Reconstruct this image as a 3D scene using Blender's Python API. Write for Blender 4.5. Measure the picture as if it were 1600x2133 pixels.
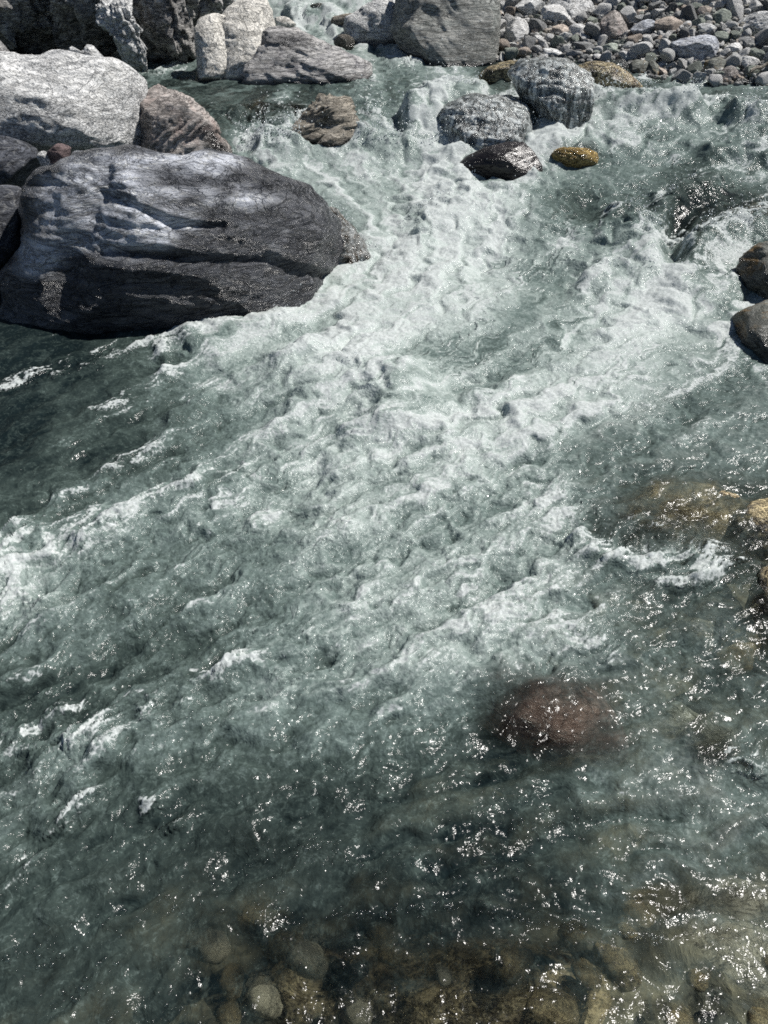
import bpy, bmesh, math, random
import numpy as np
from mathutils import Vector, Matrix

for o in list(bpy.data.objects):
    bpy.data.objects.remove(o)
scene = bpy.context.scene
C = scene.collection
R = math.radians

# ------------------------------------------------------------------ camera
CAM_H, PITCH, FPX, PW, PH = 2.2, R(40.0), 1611.0, 1600.0, 2133.0
cam_d = bpy.data.cameras.new('camera')
cam = bpy.data.objects.new('camera', cam_d)
C.objects.link(cam)
cam.location = (0, 0, CAM_H)
cam.rotation_euler = (R(90) - PITCH, 0, 0)
cam_d.sensor_fit = 'VERTICAL'
cam_d.sensor_height = 36.0
cam_d.lens = FPX / PH * 36.0
cam_d.clip_start = 0.05
cam_d.clip_end = 500
scene.camera = cam

# ------------------------------------------------------------------ sky and sun
SUN_AZ, SUN_EL = R(65), R(52)
w = bpy.data.worlds.new('World')
scene.world = w
w.use_nodes = True
nt = w.node_tree
nt.nodes.clear()
sky = nt.nodes.new('ShaderNodeTexSky')
sky.sky_type = 'NISHITA'
sky.sun_disc = False
sky.sun_elevation = SUN_EL
sky.sun_rotation = SUN_AZ
sky.altitude = 1500
bg = nt.nodes.new('ShaderNodeBackground')
bg.inputs['Strength'].default_value = 0.05
out = nt.nodes.new('ShaderNodeOutputWorld')
nt.links.new(sky.outputs[0], bg.inputs[0])
nt.links.new(bg.outputs[0], out.inputs[0])

sd = bpy.data.lights.new('sun', 'SUN')
sd.energy = 5.0
sd.angle = R(0.5)
sd.color = (1.0, 0.965, 0.92)
sun = bpy.data.objects.new('sun', sd)
C.objects.link(sun)
SUNV = Vector((math.sin(SUN_AZ) * math.cos(SUN_EL), math.cos(SUN_AZ) * math.cos(SUN_EL), math.sin(SUN_EL)))
sun.rotation_euler = SUNV.to_track_quat('Z', 'Y').to_euler()
sun.location = SUNV * 40

scene.view_settings.view_transform = 'Standard'
scene.view_settings.look = 'None'
scene.view_settings.exposure = 0.4
scene.view_settings.gamma = 1.0
scene.view_settings.use_curve_mapping = False
cy = scene.cycles
cy.use_denoising = False
cy.max_bounces = 8
cy.transparent_max_bounces = 12
cy.caustics_reflective = False
cy.caustics_refractive = False
cy.sample_clamp_indirect = 4.0
cy.blur_glossy = 0.5
cy.filter_width = 1.7

# ------------------------------------------------------------------ geometry helpers
CP, SP = math.cos(PITCH), math.sin(PITCH)


def level(y):
    """mean height of the stream over the plan: flat below, a ledge, a pool, a fall upstream"""
    return np.interp(y, [-5, 3.8, 5.5, 7.0, 7.45, 8.0, 9.6, 10.6, 11.4, 12.3, 16, 22],
                     [0, 0, 0.07, 0.20, 0.33, 0.46, 0.50, 0.54, 0.62, 0.86, 1.15, 1.6])


def ray(px, py):
    a, b = (px - PW / 2) / FPX, (PH / 2 - py) / FPX
    v = np.array([a, CP + b * SP, -SP + b * CP])
    return v / np.linalg.norm(v)


def chart(x, y, z):
    """plan point -> photo coordinates of the mean water surface, used to look up the river plan"""
    dz = z - CAM_H
    d = np.maximum(y * CP - dz * SP, 0.05)
    up = y * SP + dz * CP
    return PW / 2 + FPX * x / d, PH / 2 - FPX * up / d


def hit(px, py, fn):
    r = ray(px, py)
    t = np.linspace(0.5, 40, 8000)
    h = CAM_H + r[2] * t - fn(r[0] * t, r[1] * t)
    i = int(np.argmax(h < 0)) if (h < 0).any() else len(t) - 1
    return np.array([r[0] * t[i], r[1] * t[i], CAM_H + r[2] * t[i]])


def at(px, py):
    return hit(px, py, lambda x, y: level(y))


def bank_line(x):
    return np.interp(x, [1.0, 1.6, 2.6, 3.2, 4.2, 5.2, 8, 12], [10.6, 9.95, 9.9, 9.15, 8.75, 8.55, 7.9, 7.3])


def bank_z(x, y):
    d = y - bank_line(x)
    return np.interp(y, [-5, 30], [0.5, 0.5]) + np.where(d > 0, 0.26 * d, 0.55 * d)


_rs = np.random.RandomState(7)
PERM = _rs.permutation(4096).astype(np.int64)
GRAD = _rs.normal(size=(4096, 3))
GRAD /= np.linalg.norm(GRAD, axis=1)[:, None]


def perlin(p, seed=0):
    p = p + seed * 17.31
    i = np.floor(p).astype(np.int64)
    f = p - i
    u = f * f * f * (f * (f * 6 - 15) + 10)
    res = 0
    for dx in (0, 1):
        for dy in (0, 1):
            for dz in (0, 1):
                h = PERM[(i[:, 0] + dx) & 4095]
                h = PERM[(h + i[:, 1] + dy) & 4095]
                h = PERM[(h + i[:, 2] + dz) & 4095]
                g = GRAD[h]
                dot = g[:, 0] * (f[:, 0] - dx) + g[:, 1] * (f[:, 1] - dy) + g[:, 2] * (f[:, 2] - dz)
                wt = (u[:, 0] if dx else 1 - u[:, 0]) * (u[:, 1] if dy else 1 - u[:, 1]) * (u[:, 2] if dz else 1 - u[:, 2])
                res = res + dot * wt
    return res * 1.6


def fbm(p, octv=4, seed=0, gain=0.5, ridged=False):
    s, a, tot = 0, 1.0, 0
    for k in range(octv):
        n = perlin(p * (2.03 ** k), seed + k)
        if ridged:
            n = 1 - 2 * np.abs(n)
        s = s + a * n
        tot += a
        a *= gain
    return s / tot


_ico = {}


def ico(sub):
    if sub not in _ico:
        bm = bmesh.new()
        bmesh.ops.create_icosphere(bm, subdivisions=sub, radius=1.0)
        bm.verts.ensure_lookup_table()
        v = np.array([q.co[:] for q in bm.verts])
        f = np.array([[q.index for q in fc.verts] for fc in bm.faces], dtype=np.int32)
        bm.free()
        v /= np.linalg.norm(v, axis=1)[:, None]
        _ico[sub] = (v, f)
    return _ico[sub]


def mesh_from(name, v, f, mat=None, smooth=True):
    """numpy vertices and faces (all triangles or all quads) -> mesh"""
    me = bpy.data.meshes.new(name)
    n, k = f.shape
    me.vertices.add(len(v))
    me.vertices.foreach_set('co', np.ascontiguousarray(v, dtype=np.float32).ravel())
    me.loops.add(n * k)
    me.loops.foreach_set('vertex_index', np.ascontiguousarray(f, dtype=np.int32).ravel())
    me.polygons.add(n)
    me.polygons.foreach_set('loop_start', np.arange(0, n * k, k, dtype=np.int32))
    me.polygons.foreach_set('use_smooth', np.full(n, smooth, dtype=bool))
    me.update(calc_edges=True)
    if mat:
        me.materials.append(mat)
    return me


def attr(me, name, val):
    a = me.attributes.new(name, 'FLOAT', 'POINT')
    a.data.foreach_set('value', np.ascontiguousarray(val, dtype=np.float32))


def link(name, me, loc=(0, 0, 0), label=None, cat=None, group=None, kind=None, parent=None):
    o = bpy.data.objects.new(name, me)
    C.objects.link(o)
    o.location = loc
    if label: o['label'] = label
    if cat: o['category'] = cat
    if group: o['group'] = group
    if kind: o['kind'] = kind
    if parent: o.parent = parent
    return o


# ------------------------------------------------------------------ materials
def nodes(name):
    m = bpy.data.materials.new(name)
    m.use_nodes = True
    t = m.node_tree
    t.nodes.clear()
    return m, t


class NT:
    def __init__(self, t):
        self.t = t

    def n(self, typ, **kw):
        nd = self.t.nodes.new(typ)
        for k, v in kw.items():
            setattr(nd, k, v)
        return nd

    def put(self, sock, v):
        if isinstance(v, bpy.types.NodeSocket):
            self.t.links.new(v, sock)
        else:
            sock.default_value = v

    def math(self, op, a, b=0.0, c=0.0, clamp=False):
        nd = self.n('ShaderNodeMath', operation=op, use_clamp=clamp)
        self.put(nd.inputs[0], a); self.put(nd.inputs[1], b); self.put(nd.inputs[2], c)
        return nd.outputs[0]

    def mixc(self, f, a, b, blend='MIX'):
        nd = self.n('ShaderNodeMix', data_type='RGBA', blend_type=blend)
        self.put(nd.inputs[0], f); self.put(nd.inputs[6], a); self.put(nd.inputs[7], b)
        return nd.outputs[2]

    def noise(self, vec, scale, detail=4, rough=0.55, dist=0.0):
        nd = self.n('ShaderNodeTexNoise')
        self.put(nd.inputs['Vector'], vec)
        nd.inputs['Scale'].default_value = scale
        nd.inputs['Detail'].default_value = detail
        nd.inputs['Roughness'].default_value = rough
        nd.inputs['Distortion'].default_value = dist
        return nd.outputs['Fac']

    def ramp(self, f, stops):
        nd = self.n('ShaderNodeValToRGB')
        cr = nd.color_ramp
        while len(cr.elements) < len(stops):
            cr.elements.new(0.5)
        for e, (p, c) in zip(cr.elements, stops):
            e.position = p
            e.color = (c, c, c, 1) if not isinstance(c, tuple) else (*c, 1)
        self.put(nd.inputs[0], f)
        return nd.outputs[0]

    def mapr(self, v, a, b, c=0.0, d=1.0, smooth=True):
        nd = self.n('ShaderNodeMapRange', interpolation_type='SMOOTHSTEP' if smooth else 'LINEAR')
        self.put(nd.inputs[0], v)
        for i, q in enumerate((a, b, c, d)):
            self.put(nd.inputs[1 + i], q)
        return nd.outputs[0]

    def attr(self, name):
        return self.n('ShaderNodeAttribute', attribute_name=name).outputs['Fac']

    def bump(self, h, dist, strength=1.0, normal=None):
        nd = self.n('ShaderNodeBump')
        nd.inputs['Strength'].default_value = strength
        nd.inputs['Distance'].default_value = dist
        self.put(nd.inputs['Height'], h)
        if normal: self.put(nd.inputs['Normal'], normal)
        return nd.outputs[0]


def rock_mat(name, dark, light, strata=(0.35, 0.2, 0.0), stretch=(1, 1, 5), scale=1.0, vein=0.0, vein_c=(0.5, 0.5, 0.48),
             speck=0.3, wet_dark=0.3, wet_rough=0.22, bumpd=0.02, tint=None, tint_amt=0.0, rough=0.85, vary=False, bias=0.0, crack_amt=0.4, streaks=0.0, con=None):
    m, t = nodes(name)
    q = NT(t)
    tc = q.n('ShaderNodeTexCoord').outputs['Object']
    if vary:
        oi = q.n('ShaderNodeObjectInfo')
        off = q.n('ShaderNodeVectorMath', operation='SCALE')
        q.put(off.inputs[0], (13.0, 7.0, 5.0)); q.put(off.inputs['Scale'], oi.outputs['Random'])
        ad = q.n('ShaderNodeVectorMath', operation='ADD')
        q.put(ad.inputs[0], tc); q.put(ad.inputs[1], off.outputs[0])
        tc = ad.outputs[0]
    mp = q.n('ShaderNodeMapping')
    mp.inputs['Rotation'].default_value = strata
    mp.inputs['Scale'].default_value = [s * scale for s in stretch]
    q.put(mp.inputs[0], tc)
    v = mp.outputs[0]
    n1 = q.noise(tc, 1.7 * scale, 6, 0.62, 0.6)
    n2 = q.noise(v, 5.0, 8, 0.68, 1.2)
    n3 = q.noise(tc, 38 * scale, 4, 0.7)
    f = q.math('ADD', q.math('MULTIPLY', n1, 0.55), q.math('MULTIPLY', n2, 0.75))
    f = q.math('ADD', f, q.math('MULTIPLY', q.math('SUBTRACT', n3, 0.5), speck))
    f = q.mapr(f, con[0], con[1]) if con else q.mapr(f, 0.45 - bias, 0.88 - bias)
    col = q.mixc(f, (*dark, 1), (*light, 1))
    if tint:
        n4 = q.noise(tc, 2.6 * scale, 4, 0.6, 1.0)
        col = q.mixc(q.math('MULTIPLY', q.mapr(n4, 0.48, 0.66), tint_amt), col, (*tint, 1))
    crack = q.noise(v, 2.4, 5, 0.6, 1.6)
    cl = q.math('ABSOLUTE', q.math('SUBTRACT', crack, 0.5))
    col = q.mixc(q.mapr(cl, 0.0, 0.011, crack_amt, 0.0), col, (dark[0] * 0.3, dark[1] * 0.3, dark[2] * 0.3, 1))
    if vein > 0:
        nv = q.noise(tc, 3.1 * scale, 5, 0.62, 1.4)
        vl = q.math('ABSOLUTE', q.math('SUBTRACT', nv, 0.52))
        msk = q.mapr(q.noise(tc, 1.3 * scale, 2), 0.42, 0.6)
        col = q.mixc(q.math('MULTIPLY', q.mapr(vl, 0.0, 0.015, vein, 0.0), msk), col, (*vein_c, 1))
        nv2 = q.noise(v, 1.9, 4, 0.6, 2.2)
        vl2 = q.math('ABSOLUTE', q.math('SUBTRACT', nv2, 0.47))
        col = q.mixc(q.mapr(vl2, 0.0, 0.017, vein * 0.9, 0.0), col, (*vein_c, 1))
    if vary:
        hv = q.n('ShaderNodeHueSaturation')
        q.put(hv.inputs['Value'], q.mapr(oi.outputs['Random'], 0, 1, 0.8, 1.55, False))
        q.put(hv.inputs['Color'], col)
        col = hv.outputs[0]
    if streaks > 0:
        ms = q.n('ShaderNodeMapping'); ms.inputs['Scale'].default_value = (9, 9, 2.2); q.put(ms.inputs[0], tc)
        ns = q.noise(ms.outputs[0], 1.6, 7, 0.72, 0.9)
        sf = q.mapr(ns, 0.42, 0.60, 0.0, streaks)
    wet = q.attr('wet')
    wn = q.math('ADD', wet, q.math('MULTIPLY', q.math('SUBTRACT', n2, 0.5), 0.7))
    wet = q.mapr(wn, 0.22, 0.80)
    wc = q.mixc(1.0, col, (wet_dark, wet_dark, wet_dark * 1.02, 1), 'MULTIPLY')
    col = q.mixc(wet, col, wc)
    if streaks > 0:
        col = q.mixc(sf, col, (0.62, 0.66, 0.66, 1))
    b = q.n('ShaderNodeBsdfPrincipled')
    q.put(b.inputs['Base Color'], col)
    q.put(b.inputs['Roughness'], q.mapr(wet, 0, 1, rough, wet_rough, False))
    b.inputs['Specular IOR Level'].default_value = 0.4
    h = q.math('ADD', q.math('MULTIPLY', n2, 1.0), q.math('MULTIPLY', n3, 0.06))
    h = q.math('SUBTRACT', h, q.mapr(cl, 0.0, 0.03, 1.2 * crack_amt, 0.0))
    q.put(b.inputs['Normal'], q.bump(h, bumpd, 1.0))
    o = q.n('ShaderNodeOutputMaterial')
    t.links.new(b.outputs[0], o.inputs[0])
    return m


M = {}
M['slate'] = rock_mat('slate_rock', (0.04, 0.05, 0.07), (0.64, 0.67, 0.73), strata=(0.25, 0.12, 0.0), stretch=(1, 1.4, 4.0), scale=1.1, vein=1.0, crack_amt=0.35,
                      vein_c=(0.70, 0.71, 0.70), wet_dark=0.14, wet_rough=0.26, bumpd=0.05, bias=0.06)
M['pale'] = rock_mat('pale_rock', (0.17, 0.18, 0.19), (0.80, 0.80, 0.78), strata=(0.3, 0.5, 0), stretch=(1, 1, 2.2), scale=1.6, vein=0.5,
                     vein_c=(0.8, 0.8, 0.78), speck=1.1, bumpd=0.06, crack_amt=0.2, bias=0.05)
M['rosy'] = rock_mat('rosy_rock', (0.14, 0.125, 0.115), (0.60, 0.55, 0.51), strata=(0.5, -0.7, 0.2), stretch=(1, 1, 4), scale=1.8, speck=0.5, bumpd=0.03,
                     tint=(0.36, 0.27, 0.24), tint_amt=0.6)
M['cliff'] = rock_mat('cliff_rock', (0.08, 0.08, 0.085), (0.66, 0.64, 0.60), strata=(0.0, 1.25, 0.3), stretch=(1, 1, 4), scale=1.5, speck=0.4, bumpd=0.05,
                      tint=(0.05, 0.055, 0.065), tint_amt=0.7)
M['cream'] = rock_mat('cream_rock', (0.33, 0.32, 0.29), (0.80, 0.77, 0.70), strata=(0.2, 0.6, 0), stretch=(1, 1, 1.5), scale=1.5, speck=1.5, bumpd=0.05, crack_amt=0.25, bias=0.05)
M['folded'] = rock_mat('folded_rock', (0.14, 0.14, 0.145), (0.68, 0.66, 0.63), strata=(0.35, 0.12, 0.0), stretch=(1, 1, 6), scale=1.0, speck=0.4, bumpd=0.05,
                       vein=0.5, tint=(0.13, 0.125, 0.15), tint_amt=0.4)
M['far'] = rock_mat('grey_green_rock', (0.11, 0.118, 0.11), (0.54, 0.54, 0.50), strata=(0.4, 0.5, 0.0), stretch=(1, 1, 5), scale=1.1, speck=0.4, bumpd=0.06,
                    tint=(0.14, 0.17, 0.16), tint_amt=0.5, vein=0.35)
M['brown'] = rock_mat('brown_rock', (0.08, 0.07, 0.05), (0.55, 0.50, 0.42), strata=(0.1, -0.35, 0.0), stretch=(1, 1, 6), scale=1.8, speck=0.4, bumpd=0.04)
M['black'] = rock_mat('black_wet_rock', (0.012, 0.010, 0.010), (0.05, 0.042, 0.04), wet_dark=0.7, wet_rough=0.27, bumpd=0.010, rough=0.3)
M['gold'] = rock_mat('golden_rock', (0.14, 0.08, 0.02), (0.75, 0.55, 0.22), scale=3, speck=1.6, wet_dark=0.9, wet_rough=0.12, bumpd=0.03, rough=0.2)
M['caustic_brown'] = rock_mat('caustic_mottled_rock', (0.035, 0.03, 0.018), (0.90, 0.74, 0.42), strata=(0.3, 0.2, 0), stretch=(1, 1.5, 2), scale=2.6, speck=0.7, con=(0.52, 0.76), wet_dark=0.6, wet_rough=0.3, bumpd=0.02,  # brown stone; the gold mottles are caustic light painted into its colour
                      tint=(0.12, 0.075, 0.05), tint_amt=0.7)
M['shade'] = rock_mat('shade_darkened_rock', (0.02, 0.023, 0.03), (0.13, 0.14, 0.165), strata=(0.25, 0.12, 0), stretch=(1, 1, 2), scale=1.5, bumpd=0.04, vein=0.3)  # blocks standing in shade: the shade is put into this dark colour
M['ledge'] = rock_mat('wet_brown_rock', (0.03, 0.024, 0.018), (0.22, 0.17, 0.115), strata=(0.2, 0.5, 0), stretch=(1, 1, 3), scale=3, speck=0.6, wet_dark=0.6, wet_rough=0.16, bumpd=0.03, streaks=0.5)
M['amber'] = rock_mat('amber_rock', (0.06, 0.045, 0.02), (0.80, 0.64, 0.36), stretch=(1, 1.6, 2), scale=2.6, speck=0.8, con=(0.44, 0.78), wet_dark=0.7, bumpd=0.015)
M['redstone'] = rock_mat('dull_red_rock', (0.07, 0.05, 0.05), (0.22, 0.16, 0.155), scale=3, bumpd=0.02)
M['rust'] = rock_mat('rust_rock', (0.34, 0.215, 0.17), (0.68, 0.48, 0.39), scale=2.2, speck=0.7, wet_dark=0.8, bumpd=0.012)
M['olive'] = rock_mat('olive_rock', (0.30, 0.31, 0.23), (0.60, 0.60, 0.46), scale=2.2, speck=0.5, wet_dark=0.8, bumpd=0.012)
M['sand'] = rock_mat('sandy_rock', (0.12, 0.11, 0.07), (0.92, 0.86, 0.64), stretch=(1, 1.6, 2), scale=2.4, speck=0.6, con=(0.42, 0.72), wet_dark=0.8, bumpd=0.015, bias=-0.03)  # sandy stone; its pale mottles also paint in caustic light
M['greenwet'] = rock_mat('green_grey_rock', (0.055, 0.058, 0.045), (0.34, 0.35, 0.31), scale=2.0, speck=0.4, wet_dark=0.35, wet_rough=0.15, bumpd=0.012,
                         tint=(0.26, 0.155, 0.05), tint_amt=1.0)
M['veil'] = rock_mat('streaming_rock', (0.03, 0.033, 0.035), (0.30, 0.31, 0.31), strata=(0, 1.2, 0.4), stretch=(1, 1, 4), scale=3.0, speck=1.2, wet_dark=0.5,
                     wet_rough=0.14, bumpd=0.012, rough=0.2, tint=(0.24, 0.17, 0.06), tint_amt=0.35, streaks=0.15)
# bank stones: the shade of each stone follows the stone
M['b_grey'] = rock_mat('grey_stone', (0.30, 0.305, 0.30), (0.76, 0.76, 0.74), scale=4, speck=0.5, bumpd=0.02, vary=True)
M['b_white'] = rock_mat('white_stone', (0.58, 0.58, 0.56), (0.88, 0.87, 0.85), scale=4, speck=0.6, bumpd=0.02, vary=False)
M['b_dark'] = rock_mat('dark_stone', (0.08, 0.083, 0.085), (0.30, 0.305, 0.30), scale=4, speck=0.4, bumpd=0.02, vary=True)
M['b_green'] = rock_mat('greenish_stone', (0.12, 0.14, 0.12), (0.33, 0.36, 0.31), scale=4, speck=0.3, bumpd=0.015, vary=True)
M['b_tan'] = rock_mat('tan_stone', (0.26, 0.22, 0.185), (0.62, 0.53, 0.45), scale=4, speck=0.5, bumpd=0.02, vary=True)
M['b_wet'] = rock_mat('wet_bank_stone', (0.02, 0.022, 0.022), (0.11, 0.115, 0.11), scale=4, speck=0.4, bumpd=0.015, rough=0.25)


def film_mat():
    m, t = nodes('running_water_film')
    q = NT(t)
    geo = q.n('ShaderNodeNewGeometry').outputs['Position']
    mp = q.n('ShaderNodeMapping'); mp.inputs['Scale'].default_value = (1, 1, 0.28); q.put(mp.inputs[0], geo)
    n1 = q.noise(mp.outputs[0], 16, 6, 0.68, 0.8)
    n2 = q.noise(geo, 45, 4, 0.7)
    f = q.mapr(q.math('ADD', q.math('MULTIPLY', n1, 0.8), q.math('MULTIPLY', n2, 0.3)), 0.475, 0.71, 0.06, 0.9)
    tr = q.n('ShaderNodeBsdfTransparent'); tr.inputs['Color'].default_value = (0.92, 0.96, 0.94, 1)
    df = q.n('ShaderNodeBsdfDiffuse'); df.inputs['Color'].default_value = (0.62, 0.66, 0.65, 1)
    bn = q.bump(q.math('ADD', q.math('MULTIPLY', n1, 0.02), q.math('MULTIPLY', n2, 0.006)), 1.0, 0.8)
    q.put(df.inputs['Normal'], bn)
    mx = q.n('ShaderNodeMixShader'); q.put(mx.inputs[0], f)
    t.links.new(tr.outputs[0], mx.inputs[1]); t.links.new(df.outputs[0], mx.inputs[2])
    gl = q.n('ShaderNodeBsdfGlossy'); gl.inputs['Roughness'].default_value = 0.2; q.put(gl.inputs['Normal'], bn)
    fz = q.n('ShaderNodeFresnel'); fz.inputs['IOR'].default_value = 1.33; q.put(fz.inputs['Normal'], bn)
    m2 = q.n('ShaderNodeMixShader'); q.put(m2.inputs[0], fz.outputs[0])
    t.links.new(mx.outputs[0], m2.inputs[1]); t.links.new(gl.outputs[0], m2.inputs[2])
    o = q.n('ShaderNodeOutputMaterial'); t.links.new(m2.outputs[0], o.inputs[0])
    return m


M['film'] = film_mat()
# ------------------------------------------------------------------ rock builder
def rock(name, outline, mat, label, cat='boulder', group=None, base=None, push=0.45, depth=0.9, sub=6, p=2.4, noise=0.09, nscale=1.6,
         ridge=0.03, strata_amp=0.02, strata_dir=(0.2, 0.3, 1.0), strata_freq=9.0, fine=0.012, facets=6, facet_lim=(0.72, 0.95), seed=1,
         wetline=0.12, wetfn=None, fn=at, extra=None, Y=None, lean=0.0, film=False):
    """A solid rock whose face towards the valley is given as a contour; its own thickness, facets, strata and grain are added."""
    ol = np.array(outline, dtype=float)
    cx, cyy = (ol[:, 0].min() + ol[:, 0].max()) / 2, (ol[:, 1].min() + ol[:, 1].max()) / 2
    rc = ray(cx, cyy)
    if Y is None:
        bx, by = base if base else (cx, ol[:, 1].max())
        hpt = fn(bx, by)
        # half-width in metres at that distance, to set how far behind the contact line the middle stands
        halfw = (ol[:, 0].max() - ol[:, 0].min()) / 2 / FPX * np.linalg.norm(hpt - np.array([0, 0, CAM_H]))
        Y = hpt[1] + push * halfw * depth
    t0 = Y / rc[1]
    cen = np.array([0, 0, CAM_H]) + rc * t0
    right = np.cross(rc, [0, 0, 1.0]); right /= np.linalg.norm(right)
    up = np.cross(right, rc)
    pts = []
    for a, b in ol:
        r = ray(a, b)
        t = t0 / (r @ rc)
        d = r * t - rc * t0
        pts.append((d @ right, d @ up))
    pts = np.array(pts)
    # radial profile of the contour
    th = np.linspace(-math.pi, math.pi, 361)
    prof = np.zeros(361)
    A, B = pts, np.roll(pts, -1, axis=0)
    for k, a in enumerate(th):
        dx, dy = math.cos(a), math.sin(a)
        ex, ey = B[:, 0] - A[:, 0], B[:, 1] - A[:, 1]
        den = dx * ey - dy * ex
        den = np.where(np.abs(den) < 1e-9, 1e-9, den)
        t = (A[:, 0] * ey - A[:, 1] * ex) / den
        s = (A[:, 0] * dy - A[:, 1] * dx) / den
        ok = (t > 0) & (s >= -1e-6) & (s <= 1 + 1e-6)
        prof[k] = t[ok].max() if ok.any() else 0.05
    ker = np.array([1, 2, 3, 2, 1.0]); ker /= ker.sum()
    prof = np.convolve(np.concatenate([prof[-5:-1], prof, prof[1:5]]), ker, 'same')[4:-4]
    size = 0.5 * math.sqrt(max(1e-9, np.ptp(pts[:, 0]) * np.ptp(pts[:, 1])))
    D = size * depth
    d, f = ico(sub)
    ang = np.arctan2(d[:, 1], d[:, 0])
    rho = np.sqrt(d[:, 0] ** 2 + d[:, 1] ** 2)
    s = (rho ** p + np.abs(d[:, 2]) ** p) ** (1 / p)
    rr = np.interp(ang, th, prof) * rho / s
    loc = np.stack([np.cos(ang) * rr, np.sin(ang) * rr, D * d[:, 2] / s], 1)   # right, up, towards the viewer's side
    rs = np.random.RandomState(seed)
    for k in range(facets):
        n = rs.normal(size=3); n[2] = abs(n[2]) + 0.35; n /= np.linalg.norm(n)
        pr = loc @ n
        lim = pr.max() * rs.uniform(*facet_lim)
        ex = np.maximum(pr - lim, 0)
        loc = loc - n[None, :] * (ex * 0.88)[:, None]
    W = cen + loc[:, :1] * right + loc[:, 1:2] * up - loc[:, 2:3] * rc
    if lean:
        # the face leans back: higher parts stand further off
        W = W + (lean * loc[:, 1:2]) * (W - np.array([0, 0, CAM_H])) / np.linalg.norm(W - np.array([0, 0, CAM_H]), axis=1)[:, None]
    rel = W - cen
    nr = rel / np.maximum(np.linalg.norm(rel, axis=1), 1e-6)[:, None]
    q = rel / size
    sdv = np.array(strata_dir, float); sdv /= np.linalg.norm(sdv)
    dsp = noise * fbm(q * nscale, 4, seed) + ridge * fbm(q * nscale * 2.1, 4, seed + 9, ridged=True)
    # layering: a stretched field along the bedding, sharpened into steps
    al = q @ sdv
    st = q - np.outer(al, sdv)
    lay = perlin(np.stack([st[:, 0] * 1.1, st[:, 1] * 1.1 + st[:, 2] * 0.6, al * strata_freq + 1.4 * perlin(q * 1.5, seed + 4)], 1), seed + 5)
    lay2 = perlin(np.stack([st[:, 0] * 2.5, st[:, 1] * 2.5 + st[:, 2], al * strata_freq * 2.7 + 1.2 * perlin(q * 2.5, seed + 6)], 1), seed + 7)
    dsp = dsp + strata_amp * (np.tanh(lay * 3) + 0.5 * np.tanh(lay2 * 3))
    if sub >= 5:
        dsp = dsp + fine * fbm(q * nscale * 9, 4, seed + 20)
    if extra is not None:
        dsp = dsp + extra(W, q)
    W = W + nr * (dsp * size)[:, None]
    org = cen.copy()
    me = mesh_from(name, W - org, f, mat)
    wl = level(W[:, 1])
    wet = 1 - np.clip((W[:, 2] - wl) / max(wetline, 1e-3), 0, 1)
    if wetfn is not None:
        u, v = chart(W[:, 0], W[:, 1], W[:, 2])
        wet = np.clip(np.maximum(wet, wetfn(u, v, W)), 0, 1)
    attr(me, 'wet', wet)
    o = link(name, me, tuple(org), label, cat, group)
    if film:
        lift = (0.010 + 0.012 * np.clip(0.5 + fbm(q * 3.0, 3, seed + 40), 0, 1.5)) * np.clip(0.7 + 1.2 * q[:, 2], 0.2, 1.5)
        fm_ = mesh_from('water_film', W + nr * lift[:, None] - org, f, M['film'])
        link('water_film', fm_, parent=o)
    return o


def blob(cx, cyy, w_, h_, rot=0, sq=2.6, seed=0, jit=0.12, n=18):
    rs = np.random.RandomState(seed * 7 + 3)
    res = []
    ph = rs.uniform(0, 6.28, 4)
    for k in range(n):
        a = 2 * math.pi * k / n
        c, s = math.cos(a), math.sin(a)
        r = (abs(c) ** sq + abs(s) ** sq) ** (-1 / sq)
        r *= 1 + jit * (0.6 * math.sin(2 * a + ph[0]) + 0.5 * math.sin(3 * a + ph[1]) + 0.35 * math.sin(5 * a + ph[2]))
        x, y = c * r * w_ / 2, s * r * h_ / 2
        res.append((cx + x * math.cos(rot) - y * math.sin(rot), cyy + x * math.sin(rot) + y * math.cos(rot)))
    return res


# ------------------------------------------------------------------ river plan
def G(*rows):
    return np.array([[float(ch) for ch in r.replace(' ', '')] for r in rows]) / 9.0


FOAM = G('0000077653322222', '0004223554234543', '0000365668898655', '0000576788654435', '0000045578853311',
         '0000004788765638', '0000378776558886', '0014557755566555', '0123456656654432', '0123456555542222',
         '1334465444462111', '6433444444553542', '6433333445543111', '2223333344343111', '2124322322111000',
         '4532211111000011', '3311111111111211', '2111000011111111', '2000000000000000', '0000000000000000',
         '0000000000000000', '0000000000000000')
MILK_SHADE = G('5555555543333333', '3333333444222333', '2222234445555443', '2222455555543323', '1111345567632211',  # murk tone of the water, with the slate boulder's shadow painted dark at left
         '0000235677655524', '0001356666556764', '0012456655566543', '0112345556655433', '0112345555543333',
         '1233345544443222', '4333334444443332', '4322334444443222', '2222233444443222', '1122233333223322',
         '2322222222112332', '2211111111112333', '2111111110011233', '1111111000001222', '1111000000001233',
         '1111000000011233', '1111000000011233')
CLEAR = G('0000000000000000', '0002221100566420', '0000222000000000', '0000000000000000', '0000000000000144',
          '0000000000000043', '0000000000000003', '0000000000000012', '0000000000001112', '0000000000012222',
          '0000000000003677', '0000000000013557', '0000000000012346', '0000000000022335', '0000000000466353',
          '0000000001466463', '1000122111122333', '1112343211112334', '1123432222223567', '1223345543344788',
          '2233566767777888', '2233577777777888')


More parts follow.
